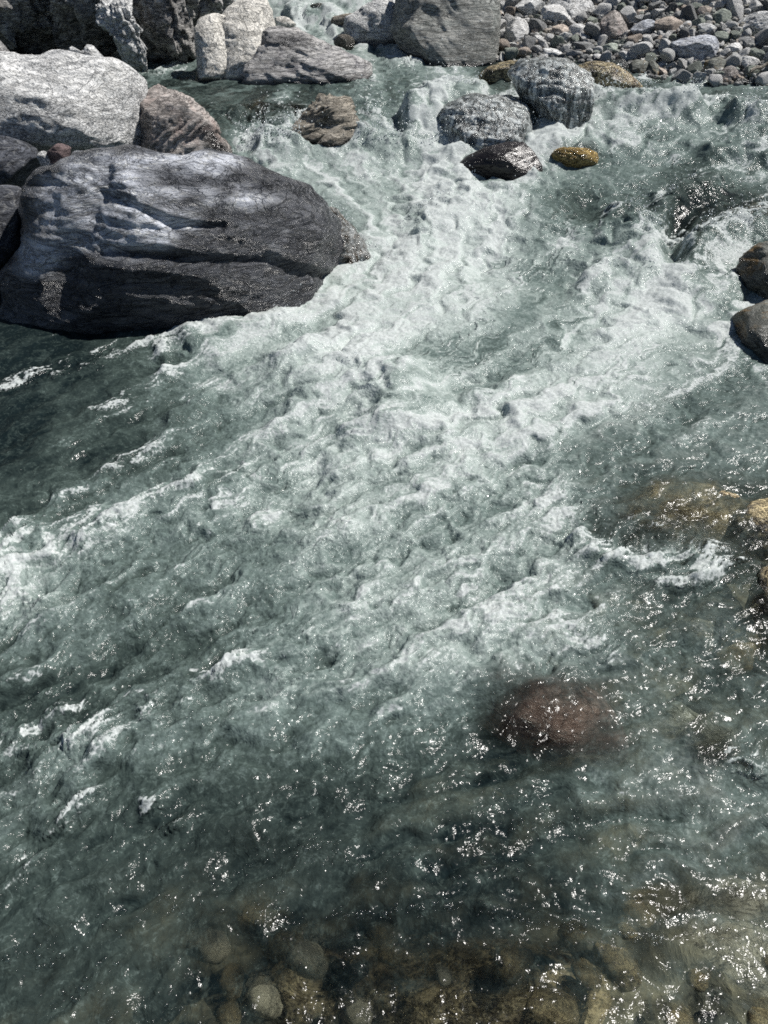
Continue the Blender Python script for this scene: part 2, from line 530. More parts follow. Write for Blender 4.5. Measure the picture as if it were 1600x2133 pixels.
def grid(g, u, v):
    x = np.clip(u / 100 - 0.5, 0, g.shape[1] - 1.001)
    y = np.clip(v / 100 - 0.5, 0, g.shape[0] - 1.001)
    i, j = x.astype(int), y.astype(int)
    fx, fy = x - i, y - j
    fx, fy = fx * fx * (3 - 2 * fx), fy * fy * (3 - 2 * fy)
    return (g[j, i] * (1 - fx) * (1 - fy) + g[j, i + 1] * fx * (1 - fy) + g[j + 1, i] * (1 - fx) * fy + g[j + 1, i + 1] * fx * fy)


def stroke(u, v, pts, wd, aniso=1.0):
    best = np.full(u.shape, 1e9, dtype=np.float32)
    pts = np.array(pts, float)
    if len(pts) == 1:
        return np.exp(-(((u - pts[0, 0]) / wd) ** 2 + ((v - pts[0, 1]) / wd) ** 2))
    x0, x1 = pts[:, 0].min() - 3 * wd, pts[:, 0].max() + 3 * wd
    y0, y1 = pts[:, 1].min() - 3 * wd, pts[:, 1].max() + 3 * wd
    m = (u > x0) & (u < x1) & (v > y0) & (v < y1)
    res = np.zeros(u.shape)
    if not m.any():
        return res
    uu, vv = u[m], v[m]
    best = np.full(uu.shape, 1e9)
    for a, b in zip(pts[:-1], pts[1:]):
        d = b - a
        t = np.clip(((uu - a[0]) * d[0] + (vv - a[1]) * d[1]) / (d @ d), 0, 1)
        best = np.minimum(best, (uu - a[0] - t * d[0]) ** 2 + (vv - a[1] - t * d[1]) ** 2)
    res[m] = np.exp(-best / wd ** 2)
    return res


CLEAR_SPOTS = [(1140, 1495, 350, 185), (1480, 1555, 150, 140), (1430, 1105, 400, 170), (980, 2110, 560, 330), (620, 2090, 330, 180), (1540, 2040, 420, 380), (1390, 1880, 230, 120), (1360, 2010, 150, 130),
               (1590, 1130, 150, 150), (1600, 1290, 130, 200), (1200, 320, 90, 40), (1570, 470, 200, 60), (560, 230, 200, 50), (1270, 165, 140, 60)]
FOAM_STROKES = [
    ([(0, 810), (130, 770), (260, 730), (340, 700), (450, 690)], 9, 0.65),
    ([(340, 720), (350, 770), (380, 800), (480, 795)], 11, 0.45),
    ([(345, 720), (420, 695), (500, 680), (560, 660)], 24, 0.45),
    ([(560, 655), (620, 680), (700, 700), (760, 740)], 30, 0.35),
    ([(700, 765), (740, 740), (790, 790)], 28, 0.45),
    ([(720, 900), (800, 890), (890, 905)], 16, 0.7),
    ([(930, 910), (990, 890), (960, 940)], 20, 0.5),
    ([(560, 1070), (620, 1100), (720, 1100)], 20, 0.5),
    ([(440, 1040), (560, 1080)], 14, 0.4),
    ([(1130, 1000), (1180, 1060)], 38, 0.45),
    ([(1180, 1060), (1210, 1120), (1270, 1170), (1340, 1180), (1440, 1165), (1500, 1185)], 20, 0.8),
    ([(1340, 1190), (1460, 1210), (1560, 1200)], 20, 0.4),
    ([(1000, 1240), (1040, 1270)], 24, 0.55),
    ([(1170, 1290), (1200, 1330), (1280, 1360)], 16, 0.55),
    ([(400, 1420), (470, 1390), (540, 1385), (620, 1400)], 14, 0.5),
    ([(300, 1490), (340, 1480)], 17, 0.6),
    ([(50, 1550), (110, 1520), (200, 1530)], 26, 0.5),
    ([(150, 1490), (250, 1520)], 28, 0.35),
    ([(0, 1550), (15, 1570)], 26, 0.5),
    ([(0, 1180), (60, 1120)], 22, 0.5),
    ([(0, 1250), (120, 1150), (220, 1090)], 38, 0.3),
    ([(350, 860), (400, 845)], 14, 0.55),
    ([(200, 850), (260, 840)], 10, 0.35),
    ([(900, 440), (830, 520), (760, 570)], 28, 0.25),
    ([(1375, 440), (1400, 405), (1440, 390), (1480, 390)], 18, 0.7),
    ([(1300, 450), (1330, 480), (1370, 520)], 34, 0.6),
    ([(1440, 525), (1500, 495), (1590, 480)], 30, 1.0),
    ([(1235, 205), (1330, 215), (1450, 228)], 16, 0.7),
    ([(1530, 240), (1600, 250)], 24, 0.5),
    ([(500, 290), (560, 300), (620, 290)], 24, 0.3),
    ([(750, 270), (850, 285), (900, 315), (1000, 285), (1110, 285), (1180, 262)], 26, 0.5),
    ([(1105, 230), (1150, 260), (1230, 250)], 20, 0.6),
    ([(830, 230), (900, 190), (960, 180), (1010, 190)], 12, 0.55),
    ([(300, 148), (400, 150)], 7, 0.7),
    ([(480, 165), (620, 166), (780, 158)], 4, 0.35),
    ([(835, 125), (960, 128)], 4, 0.3),
    ([(560, 45), (640, 48), (720, 45)], 7, 0.6),
    ([(1540, 1600), (1580, 1612)], 16, 0.7),
    ([(325, 1700), (370, 1720)], 16, 0.4),
    ([(210, 1640), (60, 1800)], 14, 0.3),
    ([(1180, 660), (1190, 700)], 12, 0.5),
    ([(480, 1000), (300, 1060), (180, 1130)], 14, 0.3),
    ([(230, 970), (330, 940)], 18, 0.3),
    ([(690, 690), (740, 640), (820, 590), (900, 520)], 26, 0.25),
    ([(1240, 590), (1350, 580), (1540, 600)], 40, 0.3),
    ([(1290, 340), (1360, 350), (1420, 330)], 10, 0.3),
    ([(1500, 370), (1600, 350)], 10, 0.4),
    # calm, foam-free water
    ([(1100, 560), (1190, 590), (1150, 690), (1060, 720), (960, 720)], 42, -0.42),
    ([(1190, 420), (1350, 440)], 36, -0.4),
    ([(1250, 480), (1230, 540)], 34, -0.25),
    ([(1430, 440), (1560, 430), (1430, 500), (1390, 530)], 30, -0.5),
    ([(600, 1020), (630, 1050)], 34, -0.35),
    ([(560, 800), (700, 870), (520, 950), (450, 900)], 50, -0.15),
    ([(700, 1150), (560, 1230), (650, 1290)], 60, -0.15),
    ([(1210, 1080), (1290, 1120)], 26, -0.4),
    ([(700, 430), (760, 470)], 20, -0.25),
    ([(330, 185), (470, 200), (600, 195), (800, 205), (860, 170)], 34, -0.6),
    ([(1000, 145), (1150, 140), (1300, 165)], 22, -0.4),
    ([(1480, 195), (1600, 195)], 12, -0.3),
    ([(560, 335), (640, 410), (730, 480)], 24, -0.3), ([(620, 330), (720, 345)], 14, -0.25), ([(1230, 330), (1340, 350), (1450, 360)], 18, -0.3),
    ([(1250, 255), (1400, 272)], 13, -0.3), ([(1350, 185), (1600, 215)], 10, -0.4), ([(760, 725), (900, 742)], 18, -0.25), ([(1200, 770), (1400, 720)], 26, -0.25),
    ([(1000, 810), (1180, 760)], 22, -0.25), ([(940, 585), (1180, 555)], 22, -0.3), ([(900, 730), (1060, 700)], 22, -0.2), ([(1040, 650), (1190, 620)], 30, -0.3),
    ([(880, 620), (800, 680)], 14, -0.3), ([(1000, 380), (1100, 400)], 12, -0.25), ([(800, 380), (860, 420)], 12, -0.25),
    ([(700, 600), (690, 655), (600, 665)], 12, 0.5), ([(1100, 268), (1150, 262), (1235, 252)], 12, 0.5), ([(950, 350), (1040, 362), (1130, 356)], 8, 0.5), ([(600, 285), (690, 290), (750, 280)], 10, 0.5), ([(1540, 620), (1500, 660), (1520, 720)], 15, 0.6), ([(1500, 555), (1540, 600), (1550, 630)], 15, 0.6), ([(1530, 720), (1570, 760), (1600, 790)], 12, 0.5), ([(740, 575), (790, 580)], 10, 0.5), ([(420, 672), (560, 655)], 8, 0.4),
]
# crests and humps of the standing waves, metres
HUMPS = [
    ([(640, 800), (745, 765), (820, 810)], 66, 0.08), ([(790, 850), (840, 800)], 46, 0.05),
    ([(400, 705), (500, 690), (580, 670)], 30, 0.07), ([(560, 760), (660, 745)], 24, 0.05),
    ([(340, 725), (350, 775)], 14, 0.03), ([(350, 870), (410, 850)], 22, 0.05),
    ([(640, 1000), (560, 1060)], 40, -0.05), ([(560, 1085), (640, 1110), (720, 1100)], 34, 0.03),
    ([(720, 905), (800, 893), (890, 905)], 22, 0.05), ([(930, 910), (990, 892)], 22, 0.04),
    ([(60, 1550), (120, 1525), (200, 1535)], 40, 0.03), ([(300, 1490), (345, 1480)], 26, 0.01),
    ([(400, 1420), (470, 1392), (540, 1388), (620, 1405)], 26, 0.012), ([(430, 1450), (560, 1440)], 36, -0.025),
    ([(0, 1190), (70, 1120)], 34, 0.06), ([(120, 1290), (260, 1230)], 46, 0.04),
    ([(1210, 1125), (1270, 1172), (1340, 1182), (1440, 1167)], 22, 0.03), ([(1250, 1120), (1340, 1140)], 30, -0.03),
    ([(1380, 440), (1420, 400), (1480, 390)], 26, 0.10), ([(1300, 460), (1360, 520)], 40, 0.12),
    ([(1440, 530), (1520, 495), (1600, 480)], 34, 0.16), ([(1420, 480), (1400, 540)], 24, -0.10),
    ([(1240, 575), (1350, 575), (1500, 600)], 34, 0.07), ([(1000, 560), (1180, 580)], 36, -0.06),
    ([(880, 470), (980, 430), (1130, 440)], 40, 0.08), ([(1235, 205), (1330, 218), (1450, 230)], 16, 0.12),
    ([(1530, 240), (1600, 250)], 24, 0.14), ([(1480, 330), (1600, 320)], 20, 0.10), ([(1230, 430), (1340, 420)], 26, -0.06),
    ([(850, 245), (900, 215), (950, 205), (1000, 205)], 20, 0.12), ([(870, 265), (950, 240)], 26, 0.12),
    ([(1040, 160), (1110, 150), (1180, 150)], 14, 0.10), ([(1250, 150), (1290, 155)], 16, 0.06),
    ([(560, 290), (620, 300)], 18, 0.08), ([(760, 290), (840, 300)], 20, 0.08), ([(940, 320), (1000, 300), (1100, 290)], 10, 0.06),
    ([(1180, 305), (1230, 305)], 16, 0.05), ([(480, 240), (520, 270)], 20, -0.05), ([(700, 40), (620, 30)], 20, 0.1),
    ([(560, 900), (460, 960)], 30, -0.03), ([(1060, 800), (900, 850), (740, 920)], 20, 0.03), ([(980, 860), (820, 940)], 18, -0.025),
    ([(480, 1000), (300, 1060), (180, 1130)], 24, 0.035), ([(360, 1000), (200, 1040)], 22, -0.03),
    ([(1040, 1440), (1150, 1470), (1260, 1500)], 44, 0.02), ([(330, 1700), (360, 1720)], 24, 0.015),
    ([(700, 1920), (950, 1890), (1200, 1930), (1430, 1975)], 14, 0.012), ([(0, 2020), (300, 1890), (600, 1830), (900, 1790)], 18, 0.012),
]
FLOW = np.array([
    (650, 20, .3, 1), (800, 150, .3, 1), (450, 200, -1, .2), (500, 225, .5, 1), (560, 300, 1, .6), (800, 300, .3, 1), (700, 380, 1, .7),
    (850, 450, .6, 1), (1000, 400, 0, 1), (1150, 330, -.3, 1), (1400, 250, -1, .3), (1500, 200, -1, .2), (1450, 350, -1, .35),
    (1500, 450, -1, .6), (1400, 550, -.8, .8), (1250, 600, -1, .8), (1000, 600, -.6, 1), (850, 680, -.9, .7), (700, 750, -1, .5),
    (500, 720, -1, .4), (300, 760, -1, .4), (100, 850, -1, .5), (500, 900, -1, .5), (200, 1000, -1, .6), (800, 900, -1, .35),
    (1100, 800, -1, .5), (1350, 750, -1, .4), (1400, 1000, -1, .5), (1100, 1100, -.9, .6), (700, 1100, -1, .5), (300, 1200, -1, .6),
    (50, 1200, -1, .8), (900, 1400, -1, .5), (400, 1450, -1, .5), (1300, 1300, -1, .3), (1200, 1600, -1, .3), (600, 1600, -1, .4),
    (200, 1600, -1, .7), (300, 1900, -1, .6), (800, 1900, -1, .2), (1300, 1900, -1, -.1), (1400, 2100, -1, 0)], float)


def tile_noise(seed, k0, width=0.55, n=1024, slope=0.0):
    rs = np.random.RandomState(seed)
    F = np.fft.rfft2(rs.normal(size=(n, n)))
    ky = np.fft.fftfreq(n)[:, None] * n
    kx = np.fft.rfftfreq(n)[None, :] * n
    k = np.sqrt(kx * kx + ky * ky) + 1e-6
    F *= np.exp(-(np.log(k / k0) / width) ** 2 / 2)
    a = np.fft.irfft2(F, s=(n, n))
    return ((a - a.mean()) / a.std()).astype(np.float32)


T1, T2, T3 = tile_noise(1, 40), tile_noise(2, 40), tile_noise(3, 40, 0.8)


def samp(T, x, y, freq):
    """noise with about freq cycles a metre"""
    n = T.shape[0]
    s = freq / 40.0 * n
    X, Y = x * s, y * s
    i, j = np.floor(X).astype(np.int64), np.floor(Y).astype(np.int64)
    fx, fy = (X - i).astype(np.float32), (Y - j).astype(np.float32)
    i &= n - 1; j &= n - 1
    i1, j1 = (i + 1) & (n - 1), (j + 1) & (n - 1)
    return (T[j, i] * (1 - fx) + T[j, i1] * fx) * (1 - fy) + (T[j1, i] * (1 - fx) + T[j1, i1] * fx) * fy


def along(T, x, y, dx, dy, freq, L, n=4):
    s = 0
    for k in range(-n, n + 1):
        s = s + samp(T, x + dx * L * k / n, y + dy * L * k / n, freq)
    return s / s.std()


def flow_dir(x, y, u, v):
    num_x = np.zeros(u.shape); num_y = np.zeros(u.shape)
    for a, b, p, q in FLOW:
        A = at(a, b)
        B2 = at(a + 12 * p, b + 12 * q)
        d = B2[:2] - A[:2]
        d /= np.linalg.norm(d) + 1e-9
        wt = 1.0 / (((x - A[0]) ** 2 + (y - A[1]) ** 2) / (0.3 + 0.05 * A[1]) ** 2 + 0.15) ** 1.5
        num_x += wt * d[0]; num_y += wt * d[1]
    l = np.sqrt(num_x ** 2 + num_y ** 2) + 1e-9
    return num_x / l, num_y / l


def river_plan(X, Y):
    """height and surface state of the stream over plan points"""
    B = level(Y)
    u, v = chart(X, Y, B)
    dx, dy = flow_dir(X, Y, u, v)
    near = np.clip((4.6 - Y) / 3.0, 0, 1)
    wk = 1 - 0.65 * near
    wx = wk * (0.030 * samp(T1, X, Y, 3.1) + 0.004 * samp(T2, X, Y, 11))
    wy = wk * (0.030 * samp(T2, X + 3, Y, 3.1) + 0.004 * samp(T1, X, Y + 5, 11))
    x, y = X + wx, Y + wy

    def band(T, ox, freq, L, n=4):
        a = along(T, x + ox, y, dx, dy, freq, L * 2.0, n)
        b = along(T, x - ox + 1.7, y, dx, dy, freq * 2.1, L / 2.1, n)
        q = np.sqrt(near ** 2 + (1 - near) ** 2)
        return (a * (1 - near) + b * near) / q
    n0 = along(T3, x + 2, y, dx, dy, 1.3, 0.55)
    n1 = band(T1, 0.0, 2.6, 0.17)
    n2 = band(T2, 0.4, 7.0, 0.06)
    n3 = band(T3, 0.9, 17.0, 0.02, 3)
    n4 = samp(T1, x + 0.01 * n3, y, 41.0)
    Fg = grid(FOAM, u, v)
    Fs = np.zeros_like(Fg)
    for pts, wd, a in FOAM_STROKES:
        # ragged stroke: its edges are bent by the turbulence
        Fs = Fs + a * stroke(u + wd * (0.45 * n2 + 0.3 * n1), v + wd * (0.4 * n3 + 0.3 * n2), pts, wd) * np.clip(0.85 + 0.45 * n1 + 0.25 * n2, 0, 1.5)
    Mk = grid(MILK_SHADE, u, v) * 1.3
    Cl = grid(CLEAR, u, v)
    for cx, cyy, ww, hh in CLEAR_SPOTS:
        e = ((u - cx) / (0.45 * ww)) ** 2 + ((v - cyy) / (0.45 * hh)) ** 2
        Cl = np.maximum(Cl, 1.0 * np.exp(-e ** 2))
    F = np.clip(Fg + Fs, 0, 1.0)
    S = (0.40 + 0.35 * (1 - near)) * n0 + (0.5 + 0.2 * (1 - near)) * n1 + 0.5 * n2 + 0.36 * n3 + 0.2 * n4
    S = S / S.std()
    Fe = np.clip(0.74 * np.clip(Fg + np.minimum(Fs, 0), 0, 1) ** 1.9 + 0.85 * np.maximum(Fs, 0), 0.002, 0.92)
    thr = np.log((1 - Fe) / Fe) / 1.7 + 0.25
    froth = 1 / (1 + np.exp(-(S - thr) / 0.34))
    lace = np.clip(1 - np.abs(0.7 * n2 + 0.6 * n3) * 2.2, 0, 1) ** 1.5
    froth = np.clip(froth + 0.5 * lace * np.clip(F * 1.2 - 0.15, 0, 0.5), 0, 1)
    milk = np.clip(Mk + (0.07 * n1 + 0.055 * n2 + 0.025 * n3 + 0.07 * n0) * np.clip(0.25 + Mk, 0, 1) + 0.12 * np.clip(F - 0.3, 0, 1) + 0.55 * np.minimum(Fs, 0), 0.0, 1)
    clear = np.clip(Cl + 0.12 * n1 * (Cl > 0.05), 0, 1) * np.clip(1.18 - 1.2 * F, 0, 1)
    # heights
    turb = np.clip(0.08 + 1.15 * F, 0, 1)
    far = np.clip(Y / 8.0, 0.12, 1.0)
    Z = B.copy()
    for pts, wd, a in HUMPS:
        Z = Z + a * stroke(u + 0.3 * wd * n0, v + 0.15 * wd * n1, pts, wd)
    rid = lambda q: (0.8 - np.abs(q))
    c1 = 0.5 * along(T3, x + 9, y, -dy, dx, 1.7, 0.14)     # crests lie across the current
    Z = Z + far * (0.020 * turb + 0.006) * c1 + far * 0.016 * turb * n0
    Z = Z + far ** 0.7 * (0.0065 * turb + 0.002) * (0.7 * rid(n1) + 0.5 * n1)
    Z = Z + far ** 0.5 * (0.0038 * turb + 0.001) * (rid(n2) + 0.5 * n2)
    Z = Z + near * (0.35 + turb) * (0.0105 * n1 + 0.0040 * rid(n2) + 0.0014 * rid(n3)) + near * 0.014 * n0
    Z = Z + (0.0024 * turb + 0.0003) * rid(n3) * np.clip(1.3 - Y / 14, 0.4, 1)
    Z = Z + (0.0008 * turb + 0.0001) * n4
    return Z, u, v, froth, milk, clear, F


# ------------------------------------------------------------------ water surface
def build_water():
    nr, nc = 1150, 640
    vv = np.linspace(2900, 60, nr)
    ang = PITCH + np.arctan((vv - PH / 2) / FPX)
    y_a = CAM_H / np.tan(np.clip(ang, 0.09, 1.75))
    y_b = np.linspace(y_a[0], 18.0, nr)
    y_a = np.minimum(y_a, 18.0)
    yr = np.sort(np.unique(np.concatenate([0.62 * y_a + 0.38 * y_b])))
    yr = np.linspace(0, 1, nr) * 0 + yr if len(yr) == nr else yr
    s = np.linspace(-1.28, 1.28, nc)
    half = (yr * CP + CAM_H * SP) * 0.4966
    X = s[None, :] * half[:, None]
    Y = np.repeat(yr[:, None], nc, 1)
    X = X + 0.35 * (half[0] / nc) * np.random.RandomState(5).normal(size=X.shape) * 0.3
    nr = len(yr)
    Z, u, v, fr, mk, cl, F = river_plan(X.ravel(), Y.ravel())
    V = np.stack([X.ravel(), Y.ravel(), Z], 1)
    idx = np.arange(nr * nc).reshape(nr, nc)
    f = np.stack([idx[:-1, :-1].ravel(), idx[:-1, 1:].ravel(), idx[1:, 1:].ravel(), idx[1:, :-1].ravel()], 1)
    me = mesh_from('water', V, f, M['water'])
    attr(me, 'froth', fr); attr(me, 'milk', mk); attr(me, 'clear', cl); attr(me, 'turb', F)
    return link('water', me, label='glacial grey green mountain stream breaking into white rapids', kind='structure')


def water_mat():
    m, t = nodes('stream_water')
    q = NT(t)
    geo = q.n('ShaderNodeNewGeometry')
    pos = geo.outputs['Position']
    froth, milk, clear, turb = q.attr('froth'), q.attr('milk'), q.attr('clear'), q.attr('turb')
    # ripples
    nA = q.noise(pos, 9, 3, 0.6, 0.8)
    nB = q.noise(pos, 62, 3, 0.6, 0.5)
    vo = q.n('ShaderNodeTexVoronoi', feature='F1')
    vo.inputs['Scale'].default_value = 75
    q.put(vo.inputs['Vector'], pos)
    dome = q.math('SUBTRACT', 1.0, q.math('MULTIPLY', vo.outputs['Distance'], vo.outputs['Distance']))
    nC = q.noise(pos, 150, 2, 0.6)
    bub = q.mapr(turb, 0.1, 0.5, 0.12, 1.0)
    fine = q.mapr(turb, 0.05, 0.5, 0.3, 1.0)
    h = q.math('MULTIPLY', nA, q.mapr(turb, 0.0, 0.4, 0.0032, 0.013))
    hb = q.math('ADD', q.math('MULTIPLY', nB, 0.0042), q.math('MULTIPLY', q.math('MULTIPLY', dome, bub), 0.0024))
    hb = q.math('ADD', hb, q.math('MULTIPLY', nC, 0.0007))
    h = q.math('ADD', h, q.math('MULTIPLY', hb, fine))
    nR = q.noise(pos, 15, 3, 0.55, 1.0)
    crease = q.math('ABSOLUTE', q.math('SUBTRACT', nR, 0.5))
    nR2 = q.noise(pos, 36, 2, 0.5, 0.8)
    crease2 = q.math('ABSOLUTE', q.math('SUBTRACT', nR2, 0.5))
    cz = q.math('ADD', q.math('MULTIPLY', crease, 0.030), q.math('MULTIPLY', crease2, 0.012))
    calm = q.mapr(turb, 0.05, 0.6, 1.0, 0.35)
    h = q.math('ADD', h, q.math('MULTIPLY', q.math('MULTIPLY', cz, calm), 0.22))
    nrm = q.bump(h, 1.0, 0.9)
    nrm_soft = q.bump(q.math('ADD', h, q.math('MULTIPLY', q.math('MULTIPLY', cz, calm), -0.62)), 1.0, 0.85)
    # body of the water: rock flour, air, and the boulder's shadow painted in at left
    # clouds of fine bubbles under the surface
    nM = q.noise(pos, 26, 6, 0.68, 1.2)
    wisp = q.mapr(q.noise(pos, 5.5, 8, 0.72, 1.8), 0.50, 0.74, 0.0, 1.0)
    milk = q.math('ADD', milk, q.math('MULTIPLY', wisp, 0.16))
    milk = q.math('ADD', milk, q.math('MULTIPLY', q.math('SUBTRACT', nM, 0.5), q.mapr(milk, 0.0, 0.4, 0.16, 0.46)), clamp=True)
    fil = q.mapr(q.math('ABSOLUTE', q.math('SUBTRACT', q.noise(pos, 8, 6, 0.62, 2.2), 0.5)), 0.0, 0.035, 1.0, 0.0)
    milk = q.math('ADD', milk, q.math('MULTIPLY', q.math('MULTIPLY', fil, q.mapr(nM, 0.42, 0.62)), 0.16))
    nM2 = q.noise(pos, 75, 4, 0.65, 0.6)
    milk = q.math('ADD', milk, q.math('MULTIPLY', q.math('SUBTRACT', nM2, 0.5), q.mapr(milk, 0.0, 0.4, 0.10, 0.40)), clamp=True)
    col = q.ramp(milk, [(0.0, (0.006, 0.011, 0.012)), (0.22, (0.043, 0.060, 0.054)), (0.45, (0.110, 0.145, 0.135)), (0.7, (0.24, 0.285, 0.267)), (1.0, (0.43, 0.475, 0.455))])
    body = q.n('ShaderNodeBsdfDiffuse')
    q.put(body.inputs['Color'], col); q.put(body.inputs['Normal'], nrm_soft)
    # see-through part
    tr = q.n('ShaderNodeBsdfTransparent'); tr.inputs['Color'].default_value = (0.94, 0.97, 0.94, 1)
    rf = q.n('ShaderNodeBsdfRefraction'); rf.inputs['Color'].default_value = (0.94, 0.97, 0.94, 1)
    rf.inputs['IOR'].default_value = 1.33; rf.inputs['Roughness'].default_value = 0.0
    q.put(rf.inputs['Normal'], nrm)
    see = q.n('ShaderNodeMixShader'); see.inputs[0].default_value = 0.32
    t.links.new(tr.outputs[0], see.inputs[1]); t.links.new(rf.outputs[0], see.inputs[2])
    mx1 = q.n('ShaderNodeMixShader')
    q.put(mx1.inputs[0], q.math('MULTIPLY', clear, q.math('SUBTRACT', 1.0, q.math('MULTIPLY', wisp, 0.3)))); t.links.new(body.outputs[0], mx1.inputs[1]); t.links.new(see.outputs[0], mx1.inputs[2])
    # froth
    nF = q.noise(pos, 60, 5, 0.7)
    fd = q.n('ShaderNodeBsdfDiffuse')
    q.put(fd.inputs['Color'], q.ramp(nF, [(0.3, (0.34, 0.38, 0.37)), (0.68, (0.74, 0.78, 0.77))]))
    q.put(fd.inputs['Normal'], q.bump(h, 1.0, 0.4))
    ft = q.n('ShaderNodeBsdfTranslucent'); ft.inputs['Color'].default_value = (0.7, 0.78, 0.76, 1)
    fm = q.n('ShaderNodeMixShader'); fm.inputs[0].default_value = 0.3
    t.links.new(fd.outputs[0], fm.inputs[1]); t.links.new(ft.outputs[0], fm.inputs[2])
    ve = q.n('ShaderNodeTexVoronoi', feature='DISTANCE_TO_EDGE'); ve.inputs['Scale'].default_value = 38
    wv = q.n('ShaderNodeVectorMath', operation='MULTIPLY_ADD')
    nW = q.n('ShaderNodeTexNoise'); nW.inputs['Scale'].default_value = 18; nW.inputs['Detail'].default_value = 3; q.put(nW.inputs['Vector'], pos)
    q.put(wv.inputs[0], nW.outputs['Color']); wv.inputs[1].default_value = (0.05, 0.05, 0.05); q.put(wv.inputs[2], pos)
    q.put(ve.inputs['Vector'], wv.outputs[0])
    edge = q.mapr(ve.outputs['Distance'], 0.0, 0.22, 1.0, 0.0)
    ff = q.math('ADD', froth, q.math('MULTIPLY', q.math('SUBTRACT', nF, 0.5), 1.7))
    ff = q.math('ADD', ff, q.math('MULTIPLY', q.math('SUBTRACT', edge, 0.45), 0.45))
    ff = q.math('MULTIPLY', q.mapr(ff, 0.30, 1.0), q.mapr(froth, 0.03, 0.3))
    mx2 = q.n('ShaderNodeMixShader')
    q.put(mx2.inputs[0], ff); t.links.new(mx1.outputs[0], mx2.inputs[1]); t.links.new(fm.outputs[0], mx2.inputs[2])
    gl = q.n('ShaderNodeBsdfGlossy'); gl.inputs['Roughness'].default_value = 0.15
    q.put(gl.inputs['Normal'], nrm)
    fz = q.n('ShaderNodeFresnel'); fz.inputs['IOR'].default_value = 1.33
    q.put(fz.inputs['Normal'], nrm)
    mx3 = q.n('ShaderNodeMixShader')
    q.put(mx3.inputs[0], q.math('MULTIPLY', fz.outputs[0], q.mapr(ff, 0.2, 0.9, 0.45, 0.08))); t.links.new(mx2.outputs[0], mx3.inputs[1]); t.links.new(gl.outputs[0], mx3.inputs[2])
    o = q.n('ShaderNodeOutputMaterial')
    t.links.new(mx3.outputs[0], o.inputs[0])
    return m


M['water'] = water_mat()
water = build_water()


# ------------------------------------------------------------------ stream bed, banks and slope behind
def bed_mat():
    m, t = nodes('stream_bed')
    q = NT(t)
    tc = q.n('ShaderNodeTexCoord').outputs['Object']
    vo = q.n('ShaderNodeTexVoronoi', feature='F1'); vo.inputs['Scale'].default_value = 14
    q.put(vo.inputs['Vector'], tc)
    n1 = q.noise(tc, 4, 6, 0.65, 0.6)
    f = q.math('ADD', q.math('MULTIPLY', vo.outputs['Distance'], 0.5), n1)
    col = q.ramp(f, [(0.45, (0.03, 0.036, 0.03)), (0.7, (0.11, 0.11, 0.08)), (0.95, (0.26, 0.24, 0.16))])
    b = q.n('ShaderNodeBsdfPrincipled'); b.inputs['Roughness'].default_value = 0.8
    q.put(b.inputs['Base Color'], col)
    q.put(b.inputs['Normal'], q.bump(f, 0.05))
    o = q.n('ShaderNodeOutputMaterial'); t.links.new(b.outputs[0], o.inputs[0])
    return m


def sheet(name, x0, x1, y0, y1, nx, ny, zfn, mat, label):
    X, Y = np.meshgrid(np.linspace(x0, x1, nx), np.linspace(y0, y1, ny))
    X, Y = X.ravel(), Y.ravel()
    V = np.stack([X, Y, zfn(X, Y)], 1)
    idx = np.arange(nx * ny).reshape(ny, nx)
    f = np.stack([idx[:-1, :-1].ravel(), idx[:-1, 1:].ravel(), idx[1:, 1:].ravel(), idx[1:, :-1].ravel()], 1)
    return link(name, mesh_from(name, V, f, mat), label=label, kind='structure')


def n2d(X, Y, s, seed, o=4):
    return fbm(np.stack([X * s, Y * s, np.zeros_like(X)], 1), o, seed)


M['bed'] = bed_mat()


def bed_z(X, Y):
    return level(Y) - 0.42 + 0.10 * n2d(X, Y, 1.3, 3) + 0.05 * n2d(X, Y, 5, 4) + 0.14 * np.clip((X - 0.2) / 1.2, 0, 1) * np.clip((2.2 - Y) / 1.2, 0, 1)


sheet('riverbed', -14, 14, -1.5, 20, 220, 200, bed_z, M['bed'], 'dark brown gravelly bed under the stream')


def bank_ground(X, Y):
    return np.maximum(bank_z(X, Y) - 0.06 + 0.05 * n2d(X, Y, 2.2, 8), -0.5)


sheet('gravel_bank', 1.2, 16, 7.0, 22, 150, 130, bank_ground, M['b_grey'], 'grey sandy ground under the heaped bank stones')


def slope_z(X, Y):
    chan = np.exp(-((X + 0.9) / 2.2) ** 2) * np.clip(1 - (Y - 13) / 7, 0, 1) * 2.2
    return -0.5 + 0.55 * np.clip(Y - 13.0, 0, None) + 0.6 * np.clip(Y - 17, 0, None) + 0.5 * n2d(X, Y, 0.5, 12, 5) - chan * 0.6 + np.clip((X - 2) * 0.15, 0, 0.8)


sheet('hillside', -26, 26, 13, 30, 200, 90, slope_z, M['far'], 'rocky valley slope closing the view upstream')

# ------------------------------------------------------------------ large boulders
WS = lambda u, v, spots: sum(a * np.exp(-(((u - x) / sx) ** 2 + ((v - y) / sy) ** 2)) for x, y, sx, sy, a in spots)


def big_wet(u, v, Wp):
    dry = WS(u, v, [(185, 430, 80, 60, 1.0), (300, 330, 90, 18, 0.7), (440, 335, 60, 22, 1.0), (250, 485, 110, 40, 1.0), (170, 400, 70, 50, 1.0), (80, 540, 50, 45, 1.0), (330, 460, 90, 26, 0.5), (520, 420, 60, 16, 0.5), (380, 400, 140, 40, 0.35),
                     (240, 375, 70, 30, 0.5)])
    wet = 1.0 - dry
    wet = wet + 0.35 * perlin(np.stack([u / 60, v / 26, 0 * u], 1), 3)
    return np.clip(wet, 0, 1) * 0.85 + 0.3 * (v > 560) * np.clip((v - 560) / 60, 0, 1)


